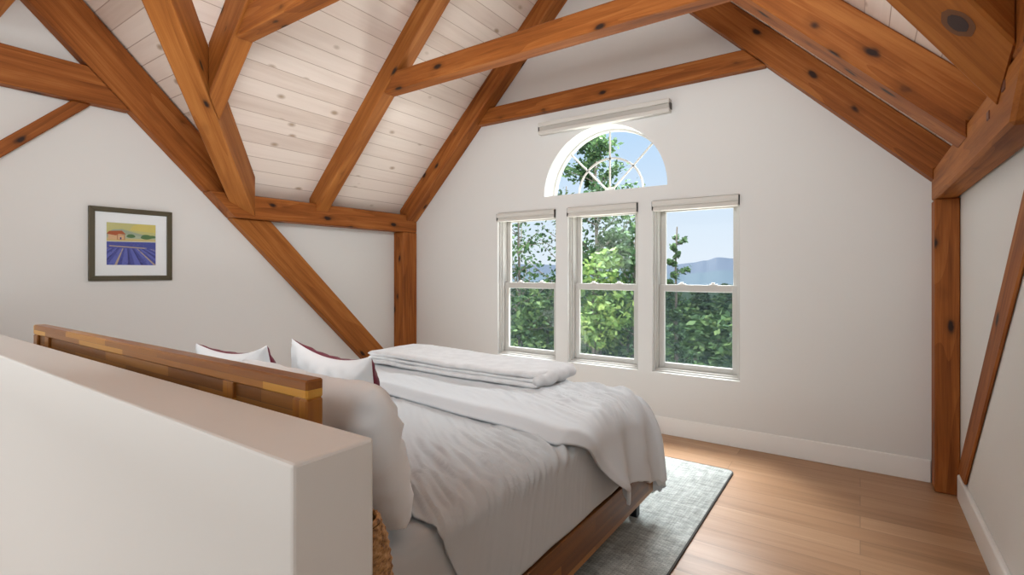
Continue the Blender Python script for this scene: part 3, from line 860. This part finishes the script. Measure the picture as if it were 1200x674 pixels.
# duvet folded over the foot of the bed
DZ = 0.726
DX0, DX1, DY0, DY1 = -2.98, -0.938, 1.93, 2.86
def duvet(u, v):
    r = 0.085 + 0.095 * sstep(0.08, 0.6, v)
    a_max = 0.60; b_max = 0.64
    L = (DX1 - r) - (DX0 + r)
    s = -a_max + u * (L + 2 * a_max)          # across
    f = (DY1 - r) - DY0
    tt = v * (f + b_max)                      # along
    ox = s - L if s > L else (s if s < 0 else 0.0)
    oy = tt - f if tt > f else 0.0
    x = DX0 + r + min(max(s, 0), L); y = DY0 + min(tt, f)
    d = math.hypot(ox, oy)
    # front edge: runs slightly askew and swings back on the side
    fr = (1 - v) ** 3
    y += fr * (0.06 * math.sin(s * 2.2 + 0.6) + 0.10 * sstep(L - 0.25, L, s) * (-0.7))
    if ox > 0: y += fr * 0.75 * min(ox, 0.5)
    if d > 0:
        nx, ny = ox / d, oy / d
        hemvar = 1.0
        if ox > 0 and oy == 0: hemvar = 0.74 + 0.18 * sstep(0.1, 0.75, v)
        if ox > 0 and oy > 0: hemvar = min(0.90 + 0.1 * sstep(0.1, 0.6, min(ox, oy)), 0.66 / d)
        d2 = d * hemvar
        if d2 < r * math.pi / 2:
            a = d2 / r; lat = r * math.sin(a); dz = r * (1 - math.cos(a))
        else:
            q = d2 - r * math.pi / 2; lat = r + 0.10 * q; dz = r + q
        ang = math.atan2(ny, abs(nx)) * 0.55
        per = y * 1.0 + ang
        rip = sstep(0.06, 0.34, d2)
        ripple = 0.034 * math.sin(per * 21 + 1.2 * fbm(per * 3, dz * 2, 1)) + 0.022 * fbm(per * 8, dz * 1.5, 2)
        lat += rip * (0.9 * ripple + 0.022)
        dz -= 0.035 * rip * math.sin(per * 11 + 0.5)
        x += nx * lat; y += ny * lat
        z = DZ - dz
    else:
        z = DZ
    # quilted softness and creases
    k = sstep(-1.9, -1.0, x)
    top = 1 - sstep(0.02, 0.2, d)
    yy = y + 0.45 * (x + 0.9) + 0.05 * fbm(x * 2, y * 2, 3)
    n = (1 - abs(fbm(x * 1.8, yy * 11, 11.0))) ** 3 - 0.4
    n2 = (1 - abs(fbm(x * 3.1, yy * 22, 17.0))) ** 3 - 0.4
    n3 = (1 - abs(fbm(x * 4.0, yy * 38, 23.0))) ** 5 - 0.25
    n2 = (1 - abs(fbm(x * 3.1, yy * 22, 17.0))) ** 5 - 0.25
    z += (0.024 * n + 0.026 * n2 + 0.013 * n3) * (0.15 + 0.85 * k) * (0.25 + 0.75 * top) * sstep(0.05, 0.3, v)
    z += 0.012 * fbm(x * 2.3, y * 2.7, 6) * top
    # plump roll along the front fold, and the soft step behind it
    e = tt
    z += top * (0.016 * math.exp(-((e - 0.06) / 0.05) ** 2) - 0.030 * (1 - sstep(0.0, 0.05, e)) + 0.014 * sstep(0.12, 0.32, e))
    if d > 0 and ox > 0 and oy == 0:
        x += 0.012 * math.exp(-((e - 0.05) / 0.05) ** 2)
    return (x, y, z)
dv = grid_mesh('duvet', duvet, 250, 160, M['duvet'], 0.018, 1)
mark(dv, 'rumpled white duvet folded down over the foot of the bed', 'duvet')

# folded throw lying on the duvet
def slab(bm, x0, x1, y0, y1, z0, z1, seed, nx=60, ny=24, endr=0.5):
    """soft rounded slab, closed"""
    def edge(t): return (1 - abs(t) ** 6) ** (1 / 2.0) if abs(t) < 1 else 0.0
    top, bot = [], []
    for i in range(nx + 1):
        tr, br_ = [], []
        a = -math.cos(math.pi * i / nx) if False else -1 + 2 * i / nx
        a = math.copysign(1 - (1 - abs(a)) ** 1.6, a)
        for j in range(ny + 1):
            b = -1 + 2 * j / ny
            b = math.copysign(1 - (1 - abs(b)) ** 1.6, b)
            x = (x0 + x1) / 2 + a * (x1 - x0) / 2; y = (y0 + y1) / 2 + b * (y1 - y0) / 2
            xe = min(1.0, (x1 - abs(x - (x0 + x1) / 2) * 0 - x) / 0.03) if a > 0 else min(1.0, (x - x0) / 0.03)
            ye = min(1.0, (y1 - y) / 0.03, (y - y0) / 0.03)
            h = math.sqrt(max(0.0, 1 - (1 - max(0, xe)) ** 2)) * math.sqrt(max(0.0, 1 - (1 - max(0, ye)) ** 2))
            wob = 0.010 * fbm(x * 3 + seed, y * 3, seed) + 0.004 * fbm(x * 11, y * 11, seed)
            lift = 0.012 * fbm(x * 1.6, 0.3, seed * 0 + 2.0)
            yo = 0.010 * fbm(x * 2.5, seed, 1.0)
            xo = 0.012 * fbm(y * 4, seed, 2.0)
            zc = (z0 + z1) / 2; hh = (z1 - z0) / 2
            tr.append(bm.verts.new((x + xo, y + yo, zc + lift + hh * h + wob * h)))
            br_.append(bm.verts.new((x + xo, y + yo, zc + lift - hh * h + wob * h * 0.6)))
        top.append(tr); bot.append(br_)
    for i in range(nx):
        for j in range(ny):
            bm.faces.new([top[i][j], top[i + 1][j], top[i + 1][j + 1], top[i][j + 1]])
            bm.faces.new([bot[i][j], bot[i][j + 1], bot[i + 1][j + 1], bot[i + 1][j]])
    bmesh.ops.remove_doubles(bm, verts=bm.verts, dist=1e-4)
bm = bmesh.new()
slab(bm, -2.90, -1.475, 2.385, 2.835, 0.742, 0.776, 1.0)
slab(bm, -2.90, -1.490, 2.395, 2.845, 0.770, 0.800, 2.0)
slab(bm, -2.90, -1.480, 2.390, 2.840, 0.795, 0.832, 3.0)
# the turned-over end: a soft roll along the right-hand edge
n_ = 26
tube(bm, [(-1.487 + 0.006 * math.sin(k * 0.9), 2.385 + 0.46 * k / n_, 0.786 + 0.005 * math.sin(k * 0.7)) for k in range(n_ + 1)], [0.040 * min(1.0, 0.55 + 0.5 * max(0.0, math.sin(math.pi * k / n_)) ** 0.5) + 0.003 * fbm(k * 0.4, 3.3) for k in range(n_ + 1)], 18)
th = bm_obj('throw_blanket', bm, M['throw'], None, True, Matrix.Translation((-2.2, 2.6, 0.745)))
mark(th, 'plush light grey throw folded in layers across the foot of the bed', 'blanket')

# pillows
def pillow(name, w, h, t, mats, frame, seed, front_mat=0, wr=1.0, soft=0.0):
    """standing pillow: local X across, local Z up, local Y thickness (+Y towards the foot)"""
    n = 44
    bm = bmesh.new()
    def shape(a, b):
        e = max(0.0, 1 - abs(a) ** 2.6) ** 0.5 * max(0.0, 1 - abs(b) ** 2.6) ** 0.5
        # corners stay, edges draw in
        x = a * (w / 2) * (1 - 0.07 * (1 - b * b)); z = b * (h / 2) * (1 - 0.07 * (1 - a * a))
        x *= 1 - soft * abs(b) ** 5; z *= 1 - soft * abs(a) ** 5
        return x, z, e
    sides = []
    for sgn in (-1, 1):
        rows = []
        for i in range(n + 1):
            row = []
            for j in range(n + 1):
                a, b = -1 + 2 * i / n, -1 + 2 * j / n
                a = math.sin(a * math.pi / 2) * 0.5 + a * 0.5; b = math.sin(b * math.pi / 2) * 0.5 + b * 0.5
                x, z, e = shape(a, b)
                cre = (1 - abs(fbm(x * 5 + seed, z * 7, seed + sgn))) ** 3 - 0.4
                rim = 1 - max(abs(a), abs(b))
                cre += 0.7 * ((1 - abs(fbm(x * 13 + seed * 2, z * 3.2 + 0.6 * x, seed + 4 + sgn))) ** 5 - 0.25) + 0.45 * ((1 - abs(fbm(x * 9 + z * 8, z * 16, seed + 9 + sgn))) ** 5 - 0.25)
                pleat = 0.004 * math.sin((a if abs(b) > abs(a) else b) * 21 + seed) * math.exp(-(rim / 0.14) ** 2) * sstep(0, 0.06, rim)
                y = sgn * ((t / 2) * e * (1 + 0.15 * fbm(x * 3, z * 3, seed)) + wr * (0.012 * cre * min(1, e * 1.6) + pleat))
                z2 = z - 0.03 * (1 - a * a) * (b > 0) * b
                row.append(bm.verts.new((x, y, z2)))
            rows.append(row)
        sides.append(rows)
        for i in range(n):
            for j in range(n):
                f = [rows[i][j], rows[i + 1][j], rows[i + 1][j + 1], rows[i][j + 1]]
                fc = bm.faces.new(f if sgn < 0 else f[::-1]); fc.material_index = front_mat if sgn > 0 else 0
    bmesh.ops.remove_doubles(bm, verts=bm.verts, dist=5e-4)
    o = bm_obj(name, bm, mats, None, True)
    o.matrix_world = frame
    return o
def pose(x, y, z, tilt, yaw=0, roll=0):
    return Matrix.Translation((x, y, z)) @ Matrix.Rotation(R(yaw), 4, 'Z') @ Matrix.Rotation(R(tilt), 4, 'X') @ Matrix.Rotation(R(roll), 4, 'Y')
p = pillow('bed_pillow', 0.80, 0.47, 0.24, [M['pillow']], pose(-1.375, 0.935, 0.90, 14, -2, 0), 2.0, wr=1.2, soft=0.12)
mark(p, 'large white bed pillow standing at the right end of the headboard', 'pillow')
p = pillow('bed_pillow', 0.78, 0.46, 0.24, [M['pillow']], pose(-2.42, 0.92, 0.885, 14, 2, 2), 5.0, soft=0.12)
mark(p, 'white bed pillow at the left showing only above the headboard', 'pillow')
p = pillow('throw_pillow', 0.52, 0.46, 0.15, [M['pillow'], M['burgundy']], pose(-1.62, 1.20, 0.90, 12, -4, 2), 3.0, front_mat=1)
mark(p, 'white throw pillow with burgundy front standing before the white bed pillow', 'pillow')
p = pillow('throw_pillow', 0.50, 0.44, 0.15, [M['pillow'], M['burgundy']], pose(-2.18, 1.14, 0.885, 16, 6, -3), 7.0, front_mat=1)
mark(p, 'burgundy and white throw pillow farther left, peeking over the headboard', 'pillow')

# ------------------------------------------------------------------ wicker basket
def basket():
    cx, cy = -0.880, 0.700
    bm = bmesh.new()
    prof = [(0.060, 0.0), (0.066, 0.10), (0.072, 0.25), (0.077, 0.42), (0.079, 0.58), (0.078, 0.70), (0.073, 0.78), (0.064, 0.835), (0.050, 0.868), (0.040, 0.875)]
    def rad(z):
        for (r0, z0), (r1, z1) in zip(prof, prof[1:]):
            if z0 <= z <= z1: return r0 + (r1 - r0) * (z - z0) / (z1 - z0)
        return prof[-1][0]
    # body
    rows = int(0.872 / 0.009)
    seg = 56
    prev = None
    for i in range(rows * 2 + 1):
        z = 0.002 + i * 0.0045
        ring = []
        for k in range(seg):
            a = 2 * math.pi * k / seg
            wv = 0.0032 * math.cos(k * math.pi / 2 * 1.0 + (i // 2) * math.pi) * (1 if i % 2 else 0.2)
            r = min(rad(min(z, 0.874)), 0.078) + wv - 0.003
            ring.append(bm.verts.new((r * math.cos(a), r * math.sin(a), z)))
        if prev:
            for k in range(seg): bm.faces.new([prev[k], prev[(k + 1) % seg], ring[(k + 1) % seg], ring[k]])
        else: bm.faces.new(ring[::-1])
        prev = ring
    m, t, b = mat('natural_wicker')
    mp = mapping(t, 'Object', (60, 60, 110)); nn = noise_tex(t, mp.outputs[0], 1.0, 3, 0.6)
    r = ramp(t, [(0.3, (0.10, 0.04, 0.012)), (0.5, (0.38, 0.20, 0.07)), (0.7, (0.58, 0.36, 0.16))])
    t.links.new(nn.outputs[0], r.inputs[0]); t.links.new(r.outputs[0], b.inputs['Base Color']); b.inputs['Roughness'].default_value = 0.6
    o = bm_obj('wicker_basket', bm, m); o.location = (cx, cy, 0)
    mark(o, 'tall woven wicker basket tucked behind the end of the half wall', 'basket')
    bm = bmesh.new()
    n = 40
    pts = [(0.043 * math.cos(2 * math.pi * k / n), 0.043 * math.sin(2 * math.pi * k / n), 0.872 + 0.002 * math.sin(k * 3)) for k in range(n + 1)]
    tube(bm, pts, 0.006, 6)
    bm_obj('rim', bm, m, o)
basket()

# ------------------------------------------------------------------ framed picture on the left wall
def picture():
    y0, y1, z0, z1 = 1.258, 1.788, 1.334, 1.873
    root = empty('framed_picture', (XL, (y0 + y1) / 2, z0)); mark(root, 'small framed lavender field painting with wide white mat on the left wall', 'picture')
    def part(name, bm, m, label=None):
        bmesh.ops.transform(bm, matrix=Matrix.Translation(-V(root.location)), verts=bm.verts)
        o = bm_obj(name, bm, m, root)
        if label: o['label'] = label
        return o
    bm = bmesh.new(); w = 0.036
    X0, X1 = XL + 0.002, XL + 0.026
    def piece(q): prism(bm, [(X0, a, b) for a, b in q], (X1 - X0, 0, 0), 0.003)
    iy0, iy1, iz0, iz1 = y0 + w, y1 - w, z0 + w, z1 - w
    piece([(y0, z0), (y1, z0), (iy1, iz0), (iy0, iz0)]); piece([(y0, z1), (iy0, iz1), (iy1, iz1), (y1, z1)])
    piece([(y0, z0), (iy0, iz0), (iy0, iz1), (y0, z1)]); piece([(y1, z0), (y1, z1), (iy1, iz1), (iy1, iz0)])
    part('frame', bm, M['frame'])
    bm = bmesh.new(); add_box(bm, (XL + 0.004, iy0 - 0.003, iz0 - 0.003), (XL + 0.012, iy1 + 0.003, iz1 + 0.003)); part('mat_board', bm, M['mat_board'], 'white mat')
    # the painting: flat patches of paint on one sheet
    cols = {'sky': (0.48, 0.47, 0.20), 'sky2': (0.58, 0.50, 0.14), 'hill': (0.30, 0.36, 0.27), 'hill2': (0.36, 0.42, 0.30), 'field': (0.52, 0.44, 0.20), 'wall': (0.62, 0.40, 0.22), 'wall2': (0.42, 0.20, 0.10), 'roof': (0.36, 0.09, 0.03),
            'tree': (0.07, 0.16, 0.06), 'lav': (0.06, 0.075, 0.30), 'lav2': (0.11, 0.13, 0.44), 'row': (0.42, 0.34, 0.26), 'lav3': (0.035, 0.04, 0.18)}
    names = list(cols); mats = [plain('paint_' + k, c, 0.7) for k, c in cols.items()]
    bm = bmesh.new()
    py0, py1, pz0, pz1 = 1.364, 1.676, 1.450, 1.762
    W, H = py1 - py0, pz1 - pz0
    lay = [0.0]
    def patch(key, q):
        lay[0] += 0.00004
        f = bm.faces.new([bm.verts.new((XL + 0.0126 + lay[0], py0 + a * W, pz0 + b * H)) for a, b in q]); f.material_index = names.index(key)
    patch('sky', [(0, .6), (1, .6), (1, 1), (0, 1)])
    patch('sky2', [(.45, .84), (1, .80), (1, 1), (.62, 1), (.5, .93)])
    patch('hill', [(0, .74), (.12, .84), (.3, .86), (.5, .80), (.75, .74), (1, .70), (1, .6), (0, .6)])
    patch('hill2', [(0, .66), (.4, .74), (.7, .70), (1, .74), (1, .6), (0, .6)])
    patch('field', [(0, .56), (1, .58), (1, .64), (0, .64)])
    patch('wall', [(.03, .60), (.30, .60), (.30, .74), (.03, .74)]); patch('wall2', [(.20, .60), (.36, .60), (.36, .72), (.20, .72)])
    patch('wall', [(.22, .61), (.34, .61), (.34, .71), (.22, .71)])
    patch('roof', [(.0, .73), (.05, .80), (.30, .82), (.38, .73), (.24, .74), (.18, .70)])
    patch('lav3', [(.26, .61), (.29, .61), (.29, .66), (.26, .66)])
    for cx, cz, r in ((.48, .70, .09), (.80, .69, .12), (.93, .70, .07)):
        patch('tree', [(cx + r * (1 + .12 * math.sin(5 * k)) * math.cos(2 * math.pi * k / 14), cz + .5 * r * math.sin(2 * math.pi * k / 14)) for k in range(14)])
    patch('lav', [(0, 0), (1, 0), (1, .57), (0, .55)])
    patch('row', [(.05, .44), (.80, .40), (.80, .425), (.05, .465)])
    rnd = random.Random(4)
    vx, vz = .40, .62
    for k in range(15):
        a = -1.6 + k * .27
        for key, da, db in (('lav2', 0, .13), ('row' if k % 3 == 0 else 'lav3', .13, .18)):
            p0, p1 = a + da, a + db
            t1 = (.40 - 0) / vz * 1.0
            q = [(p0, 0), (p1, 0), (p1 + (vx - p1) * t1, .40), (p0 + (vx - p0) * t1, .40)]
            # clip to the sheet
            def clip(poly, sgn, lim):
                out = []
                for i in range(len(poly)):
                    A, B = poly[i], poly[(i + 1) % len(poly)]
                    ia, ib = sgn * A[0] <= sgn * lim, sgn * B[0] <= sgn * lim
                    if ia: out.append(A)
                    if ia != ib:
                        s = (lim - A[0]) / (B[0] - A[0]); out.append((lim, A[1] + s * (B[1] - A[1])))
                return out
            q = clip(q, 1, 1.0)
            if len(q) > 2: q = clip(q, -1, 0.0)
            if len(q) > 2: patch(key, q)
    for k in range(70):
        a, b = rnd.random() * .96, rnd.random() * .52
        s = .012 + .02 * rnd.random()
        patch(rnd.choice(['lav2', 'lav3', 'lav', 'lav2']), [(a, b), (a + s, b + .004), (a + s, b + .02), (a, b + .016)])
    part('painting', bm, mats, 'lavender rows with farmhouse')
    bm = bmesh.new(); add_box(bm, (XL + 0.0165, iy0 - 0.002, iz0 - 0.002), (XL + 0.0180, iy1 + 0.002, iz1 + 0.002)); part('glass', bm, M['glass'])
picture()

# ------------------------------------------------------------------ outside
def add_leaf(bm, p, s, rnd):
    a = V((rnd.gauss(0, 1), rnd.gauss(0, 1), rnd.gauss(0, 0.7))).normalized()
    b = a.cross(V((rnd.gauss(0, 1), rnd.gauss(0, 1), rnd.gauss(0, 1)))).normalized()
    l, w = s, s * 0.55
    c = [p - a * l * 0.5, p + b * w * 0.5, p + a * l * 0.5, p - b * w * 0.5]
    bm.faces.new([bm.verts.new(q) for q in c])
def airy_tree(loc, h, seed, m, leaf, nbr, per, spread, lo=0.25, lean=(0, 0), trunk_r=0.06):
    rnd = random.Random(seed)
    root = empty('tree', loc)
    bt, bl = bmesh.new(), bmesh.new()
    n = 9
    tr = []
    for i in range(n + 1):
        f = i / n
        tr.append(V((lean[0] * f + 0.10 * fbm(f * 3, seed), lean[1] * f + 0.10 * fbm(f * 3, seed + 9), h * f)))
    tube(bt, tr, [trunk_r * (1 - 0.85 * i / n) + 0.004 for i in range(n + 1)], 7)
    for k in range(nbr):
        f = lo + (0.97 - lo) * (k + rnd.random()) / nbr
        i = min(n - 1, int(f * n)); p0 = tr[i].lerp(tr[i + 1], f * n - i)
        az = rnd.random() * 6.283; L = spread * (1.05 - 0.75 * (f - lo) / (1 - lo)) * (0.6 + 0.6 * rnd.random())
        up = 0.35 + 0.7 * rnd.random()
        d = V((math.cos(az), math.sin(az), up)).normalized()
        pts = [p0]
        for j in range(1, 5):
            d = (d + V((rnd.gauss(0, .18), rnd.gauss(0, .18), rnd.gauss(0, .12)))).normalized()
            pts.append(pts[-1] + d * L / 4)
        tube(bt, pts, [trunk_r * 0.32 * (1 - j / 4.6) * (1 - 0.6 * f) + 0.003 for j in range(5)], 5)
        for q in range(per):
            s = 0.25 + 0.78 * rnd.random() ** 0.7
            j = min(3, int(s * 4)); p = pts[j].lerp(pts[j + 1], min(1, s * 4 - j))
            add_leaf(bl, p + V((rnd.gauss(0, .5), rnd.gauss(0, .5), rnd.gauss(0, .42))) * L * 0.24, leaf * (0.7 + 0.6 * rnd.random()), rnd)
    bm_obj('trunk', bt, M['bark'], root); bm_obj('foliage', bl, M[m], root)
    return root
def dense_tree(loc, h, rad, seed, m, leaf, nleaf, blobs=14, pointed=False):
    rnd = random.Random(seed)
    root = empty('tree', loc)
    bt, bl = bmesh.new(), bmesh.new()
    tube(bt, [(0, 0, 0), (0.03, 0.02, h * 0.4), (0, 0.05, h * 0.8)], [rad * 0.07, rad * 0.05, rad * 0.02], 7)
    bs = []
    for k in range(blobs):
        f = (k + 0.5) / blobs
        z = h * (0.12 + 0.80 * f)
        env = (1 - f) ** 0.8 if pointed else math.sin(math.pi * (0.18 + 0.75 * f)) ** 0.7
        rr = rad * env * rnd.random() ** 0.5 * 0.75; az = rnd.random() * 6.283
        bs.append((V((rr * math.cos(az), rr * math.sin(az), z)), rad * (0.30 + 0.30 * rnd.random()) * (0.45 + 0.55 * env)))
    tot = sum(b[1] ** 2 for b in bs)
    for c, r in bs:
        for q in range(int(nleaf * r * r / tot)):
            d = V((rnd.gauss(0, 1), rnd.gauss(0, 1), rnd.gauss(0, 1))).normalized()
            rr = r * (0.55 + 0.5 * rnd.random())
            add_leaf(bl, c + V((d.x, d.y, d.z * 0.8)) * rr, leaf * (0.6 + 0.8 * rnd.random()), rnd)
    bm_obj('trunk', bt, M['bark'], root); bm_obj('foliage', bl, M[m], root)
    return root
def copy_tree(o, loc, rz, s):
    c = o.copy(); col.objects.link(c); c.location = loc; c.rotation_euler = (0, 0, rz); c.scale = s
    for ch in list(o.children):
        d = ch.copy(); col.objects.link(d); d.parent = c
    return c
def at(u, y, v=318.5):
    th = math.atan(408 / F_PX); k = (u - 600) / F_PX; h = (318.5 - v) / F_PX
    d = V((-math.sin(th) + math.cos(th) * k, math.cos(th) + math.sin(th) * k, h))
    return V((0, 0, 1.4)) + d * (y / d.y)
GZ = -3.2
def ground_z(x, y): return GZ - 0.10 * max(0, y - 14) + 0.4 * fbm(x * 0.05, y * 0.05) if y < 110 else GZ - 9.6 + 0.4 * fbm(x * 0.05, y * 0.05)
# hillside
bm = bmesh.new()
nx_, ny_ = 50, 50
vs = [[bm.verts.new((-140 + 260 * i / nx_, 4.9 + (j / ny_) ** 2 * 420, ground_z(-140 + 260 * i / nx_, 4.9 + (j / ny_) ** 2 * 420))) for j in range(ny_ + 1)] for i in range(nx_ + 1)]
for i in range(nx_):
    for j in range(ny_): bm.faces.new([vs[i][j], vs[i + 1][j], vs[i + 1][j + 1], vs[i][j + 1]])
m, t, b = mat('forest_floor')
mp = mapping(t, 'Object'); nn = noise_tex(t, mp.outputs[0], 0.8, 6, 0.7); r = ramp(t, [(0.3, (0.03, 0.06, 0.025)), (0.7, (0.10, 0.17, 0.06))])
t.links.new(nn.outputs[0], r.inputs[0]); t.links.new(r.outputs[0], b.inputs['Base Color']); b.inputs['Roughness'].default_value = 1
struct('ground', bm, m)
# mountains on the horizon, distance haze put into their slope colours
def ridge(name, dist, prof, c, seed):
    bm = bmesh.new()
    n = len(prof) - 1
    N = 120
    top, bot, back = [], [], []
    for k in range(N + 1):
        f = k / N * n; i = min(n - 1, int(f)); u = prof[i][0] + (prof[i + 1][0] - prof[i][0]) * (f - i)
        s = f - i; s = s * s * (3 - 2 * s)
        v = prof[i][1] + (prof[i + 1][1] - prof[i][1]) * s + 0.8 * fbm(u * 0.03, seed) + 0.3 * fbm(u * 0.09, seed)
        p = at(u, dist, v); q = at(u, dist * 0.72, 318.5)
        top.append(bm.verts.new(p)); bot.append(bm.verts.new((q.x, q.y, -40))); r_ = at(u, dist * 1.3); back.append(bm.verts.new((r_.x, r_.y, -40)))
    for k in range(N):
        bm.faces.new([bot[k], bot[k + 1], top[k + 1], top[k]]); bm.faces.new([top[k], top[k + 1], back[k + 1], back[k]])
    m, t, b = mat(name + '_haze_tint')
    b.inputs['Base Color'].default_value = (*c, 1); b.inputs['Roughness'].default_value = 1; b.inputs['Specular IOR Level'].default_value = 0
    struct(name, bm, m)
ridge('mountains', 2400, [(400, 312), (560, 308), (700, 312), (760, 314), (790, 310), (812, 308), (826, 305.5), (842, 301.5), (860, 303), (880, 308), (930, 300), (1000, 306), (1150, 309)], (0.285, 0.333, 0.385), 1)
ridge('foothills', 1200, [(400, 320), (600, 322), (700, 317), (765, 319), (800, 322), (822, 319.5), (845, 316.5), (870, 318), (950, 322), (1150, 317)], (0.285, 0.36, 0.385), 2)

G1 = 'forest trees below the window'
# near trees
q = at(704, 9.0); tr_ = airy_tree((q.x, q.y, GZ), 7.5, 11, 'leaf_dark', 0.10, 64, 110, 1.45, 0.40, (-0.15, 0.1), 0.08)
mark(tr_, 'tall slender tree reaching up into the arched window', 'tree')
q = at(742, 8.2); tr_ = airy_tree((q.x, q.y, GZ), 5.6, 21, 'leaf_dark', 0.11, 34, 40, 0.85, 0.55, (0.05, 0.0), 0.07)
mark(tr_, 'leaning tree with bare grey branches at right of middle window', 'tree')
q = at(694, 7.6); tr_ = dense_tree((q.x, q.y, GZ), 5.3, 0.95, 31, 'leaf_bright', 0.11, 5200, 22)
mark(tr_, 'sunlit yellow-green leafy tree filling the middle window', 'tree')
q = at(612, 8.4); tr_ = airy_tree((q.x, q.y, GZ), 5.9, 41, 'leaf_dark', 0.11, 34, 26, 1.5, 0.5, (-0.1, 0), 0.06)
mark(tr_, 'airy dark-leaved tree against the sky in the left window', 'tree')
q = at(655, 10.5); tr_ = airy_tree((q.x, q.y, GZ), 6.6, 47, 'leaf_dark', 0.10, 30, 22, 1.4, 0.5, (0.2, 0), 0.06)
mark(tr_, 'thin tree with scattered leaves between left and middle windows', 'tree')
q = at(790, 8.5); tr_ = airy_tree((q.x, q.y, GZ), 5.35, 53, 'leaf_dark', 0.075, 34, 70, 0.45, 0.35, (0.05, 0), 0.05)
mark(tr_, 'small sapling at the left edge of the right window', 'tree')
for k, (u, y, h, rad, m, l) in enumerate((
        (608, 8.0, 4.4, 1.2, 'leaf_mid', 'rounded green bush low in the left window'),
        (640, 9.2, 4.6, 1.1, 'leaf_bright', 'bright bush behind the right half of the left window'),
        (700, 6.9, 3.1, 0.9, 'leaf_mid', 'leafy shrub close to the glass low in the middle window'),
        (735, 9.5, 4.3, 1.2, 'leaf_dark', 'shadowy green tree low right in the middle window'),
        (785, 7.2, 2.7, 0.6, 'leaf_bright', 'pale green shrub low at left of the right window'))):
    q = at(u, y); tr_ = dense_tree((q.x, q.y, GZ), h, rad, 60 + k, m, 0.115, 3600, 18); mark(tr_, l, 'tree')
# forest: a few kinds, copied
kinds = [dense_tree((0, 0, 0), 6.5, 2.0, 81, 'leaf_mid', 0.30, 2600, 20), dense_tree((0, 0, 0), 7.5, 1.7, 82, 'leaf_far', 0.30, 2600, 22, True), dense_tree((0, 0, 0), 6.0, 2.2, 83, 'leaf_bright', 0.32, 2400, 18)]
rnd = random.Random(5)
first = [True, True, True]
lab = ['round-crowned mid green tree in the forest below the windows', 'pointed green tree in the forest below the windows', 'round sunlit yellow-green tree in the forest below the windows']
k = 0
for row, (y, wid, vt) in enumerate(((14.0, 0.95, 352), (19, 1.1, 344), (25, 1.25, 339), (33, 1.4, 336), (43, 1.6, 334), (56, 1.9, 332), (74, 2.5, 331), (98, 3.2, 330.5))):
    x = at(560, y).x + (row % 2) * wid * 2.0
    x_end = at(890, y).x + 1.5
    while x < x_end:
        kk = rnd.choice((0, 0, 1, 1, 2)) if row < 4 else rnd.choice((0, 1, 1, 2))
        yy = y + rnd.uniform(-0.6, 0.6)
        th_ = math.atan(408 / F_PX)
        fw = -x * math.sin(th_) + yy * math.cos(th_)
        u = 600 + F_PX * (x * math.cos(th_) + yy * math.sin(th_)) / fw
        v = vt + rnd.uniform(-3, 6) + (0 if u > 745 else -7)
        topz = 1.4 + (318.5 - v) / F_PX * fw
        gz = ground_z(x, yy)
        base_h = (6.5, 7.5, 6.0)[kk] * 0.98
        s = max(2.5, topz - gz) / base_h
        w = wid * (0.9 + 0.2 * rnd.random()) * (1.0, 1.1, 0.92)[kk]
        if first[kk]:
            o = kinds[kk]; o.location = (x, yy, gz); o.rotation_euler = (0, 0, rnd.random() * 6.28); o.scale = (w, w, s); first[kk] = False
        else:
            o = copy_tree(kinds[kk], (x, yy, gz), rnd.random() * 6.28, (w, w, s))
        mark(o, lab[kk], 'tree', ['round mid green trees', 'pointed trees', 'sunlit round trees'][kk] + ' in the forest')
        x += wid * 4.0
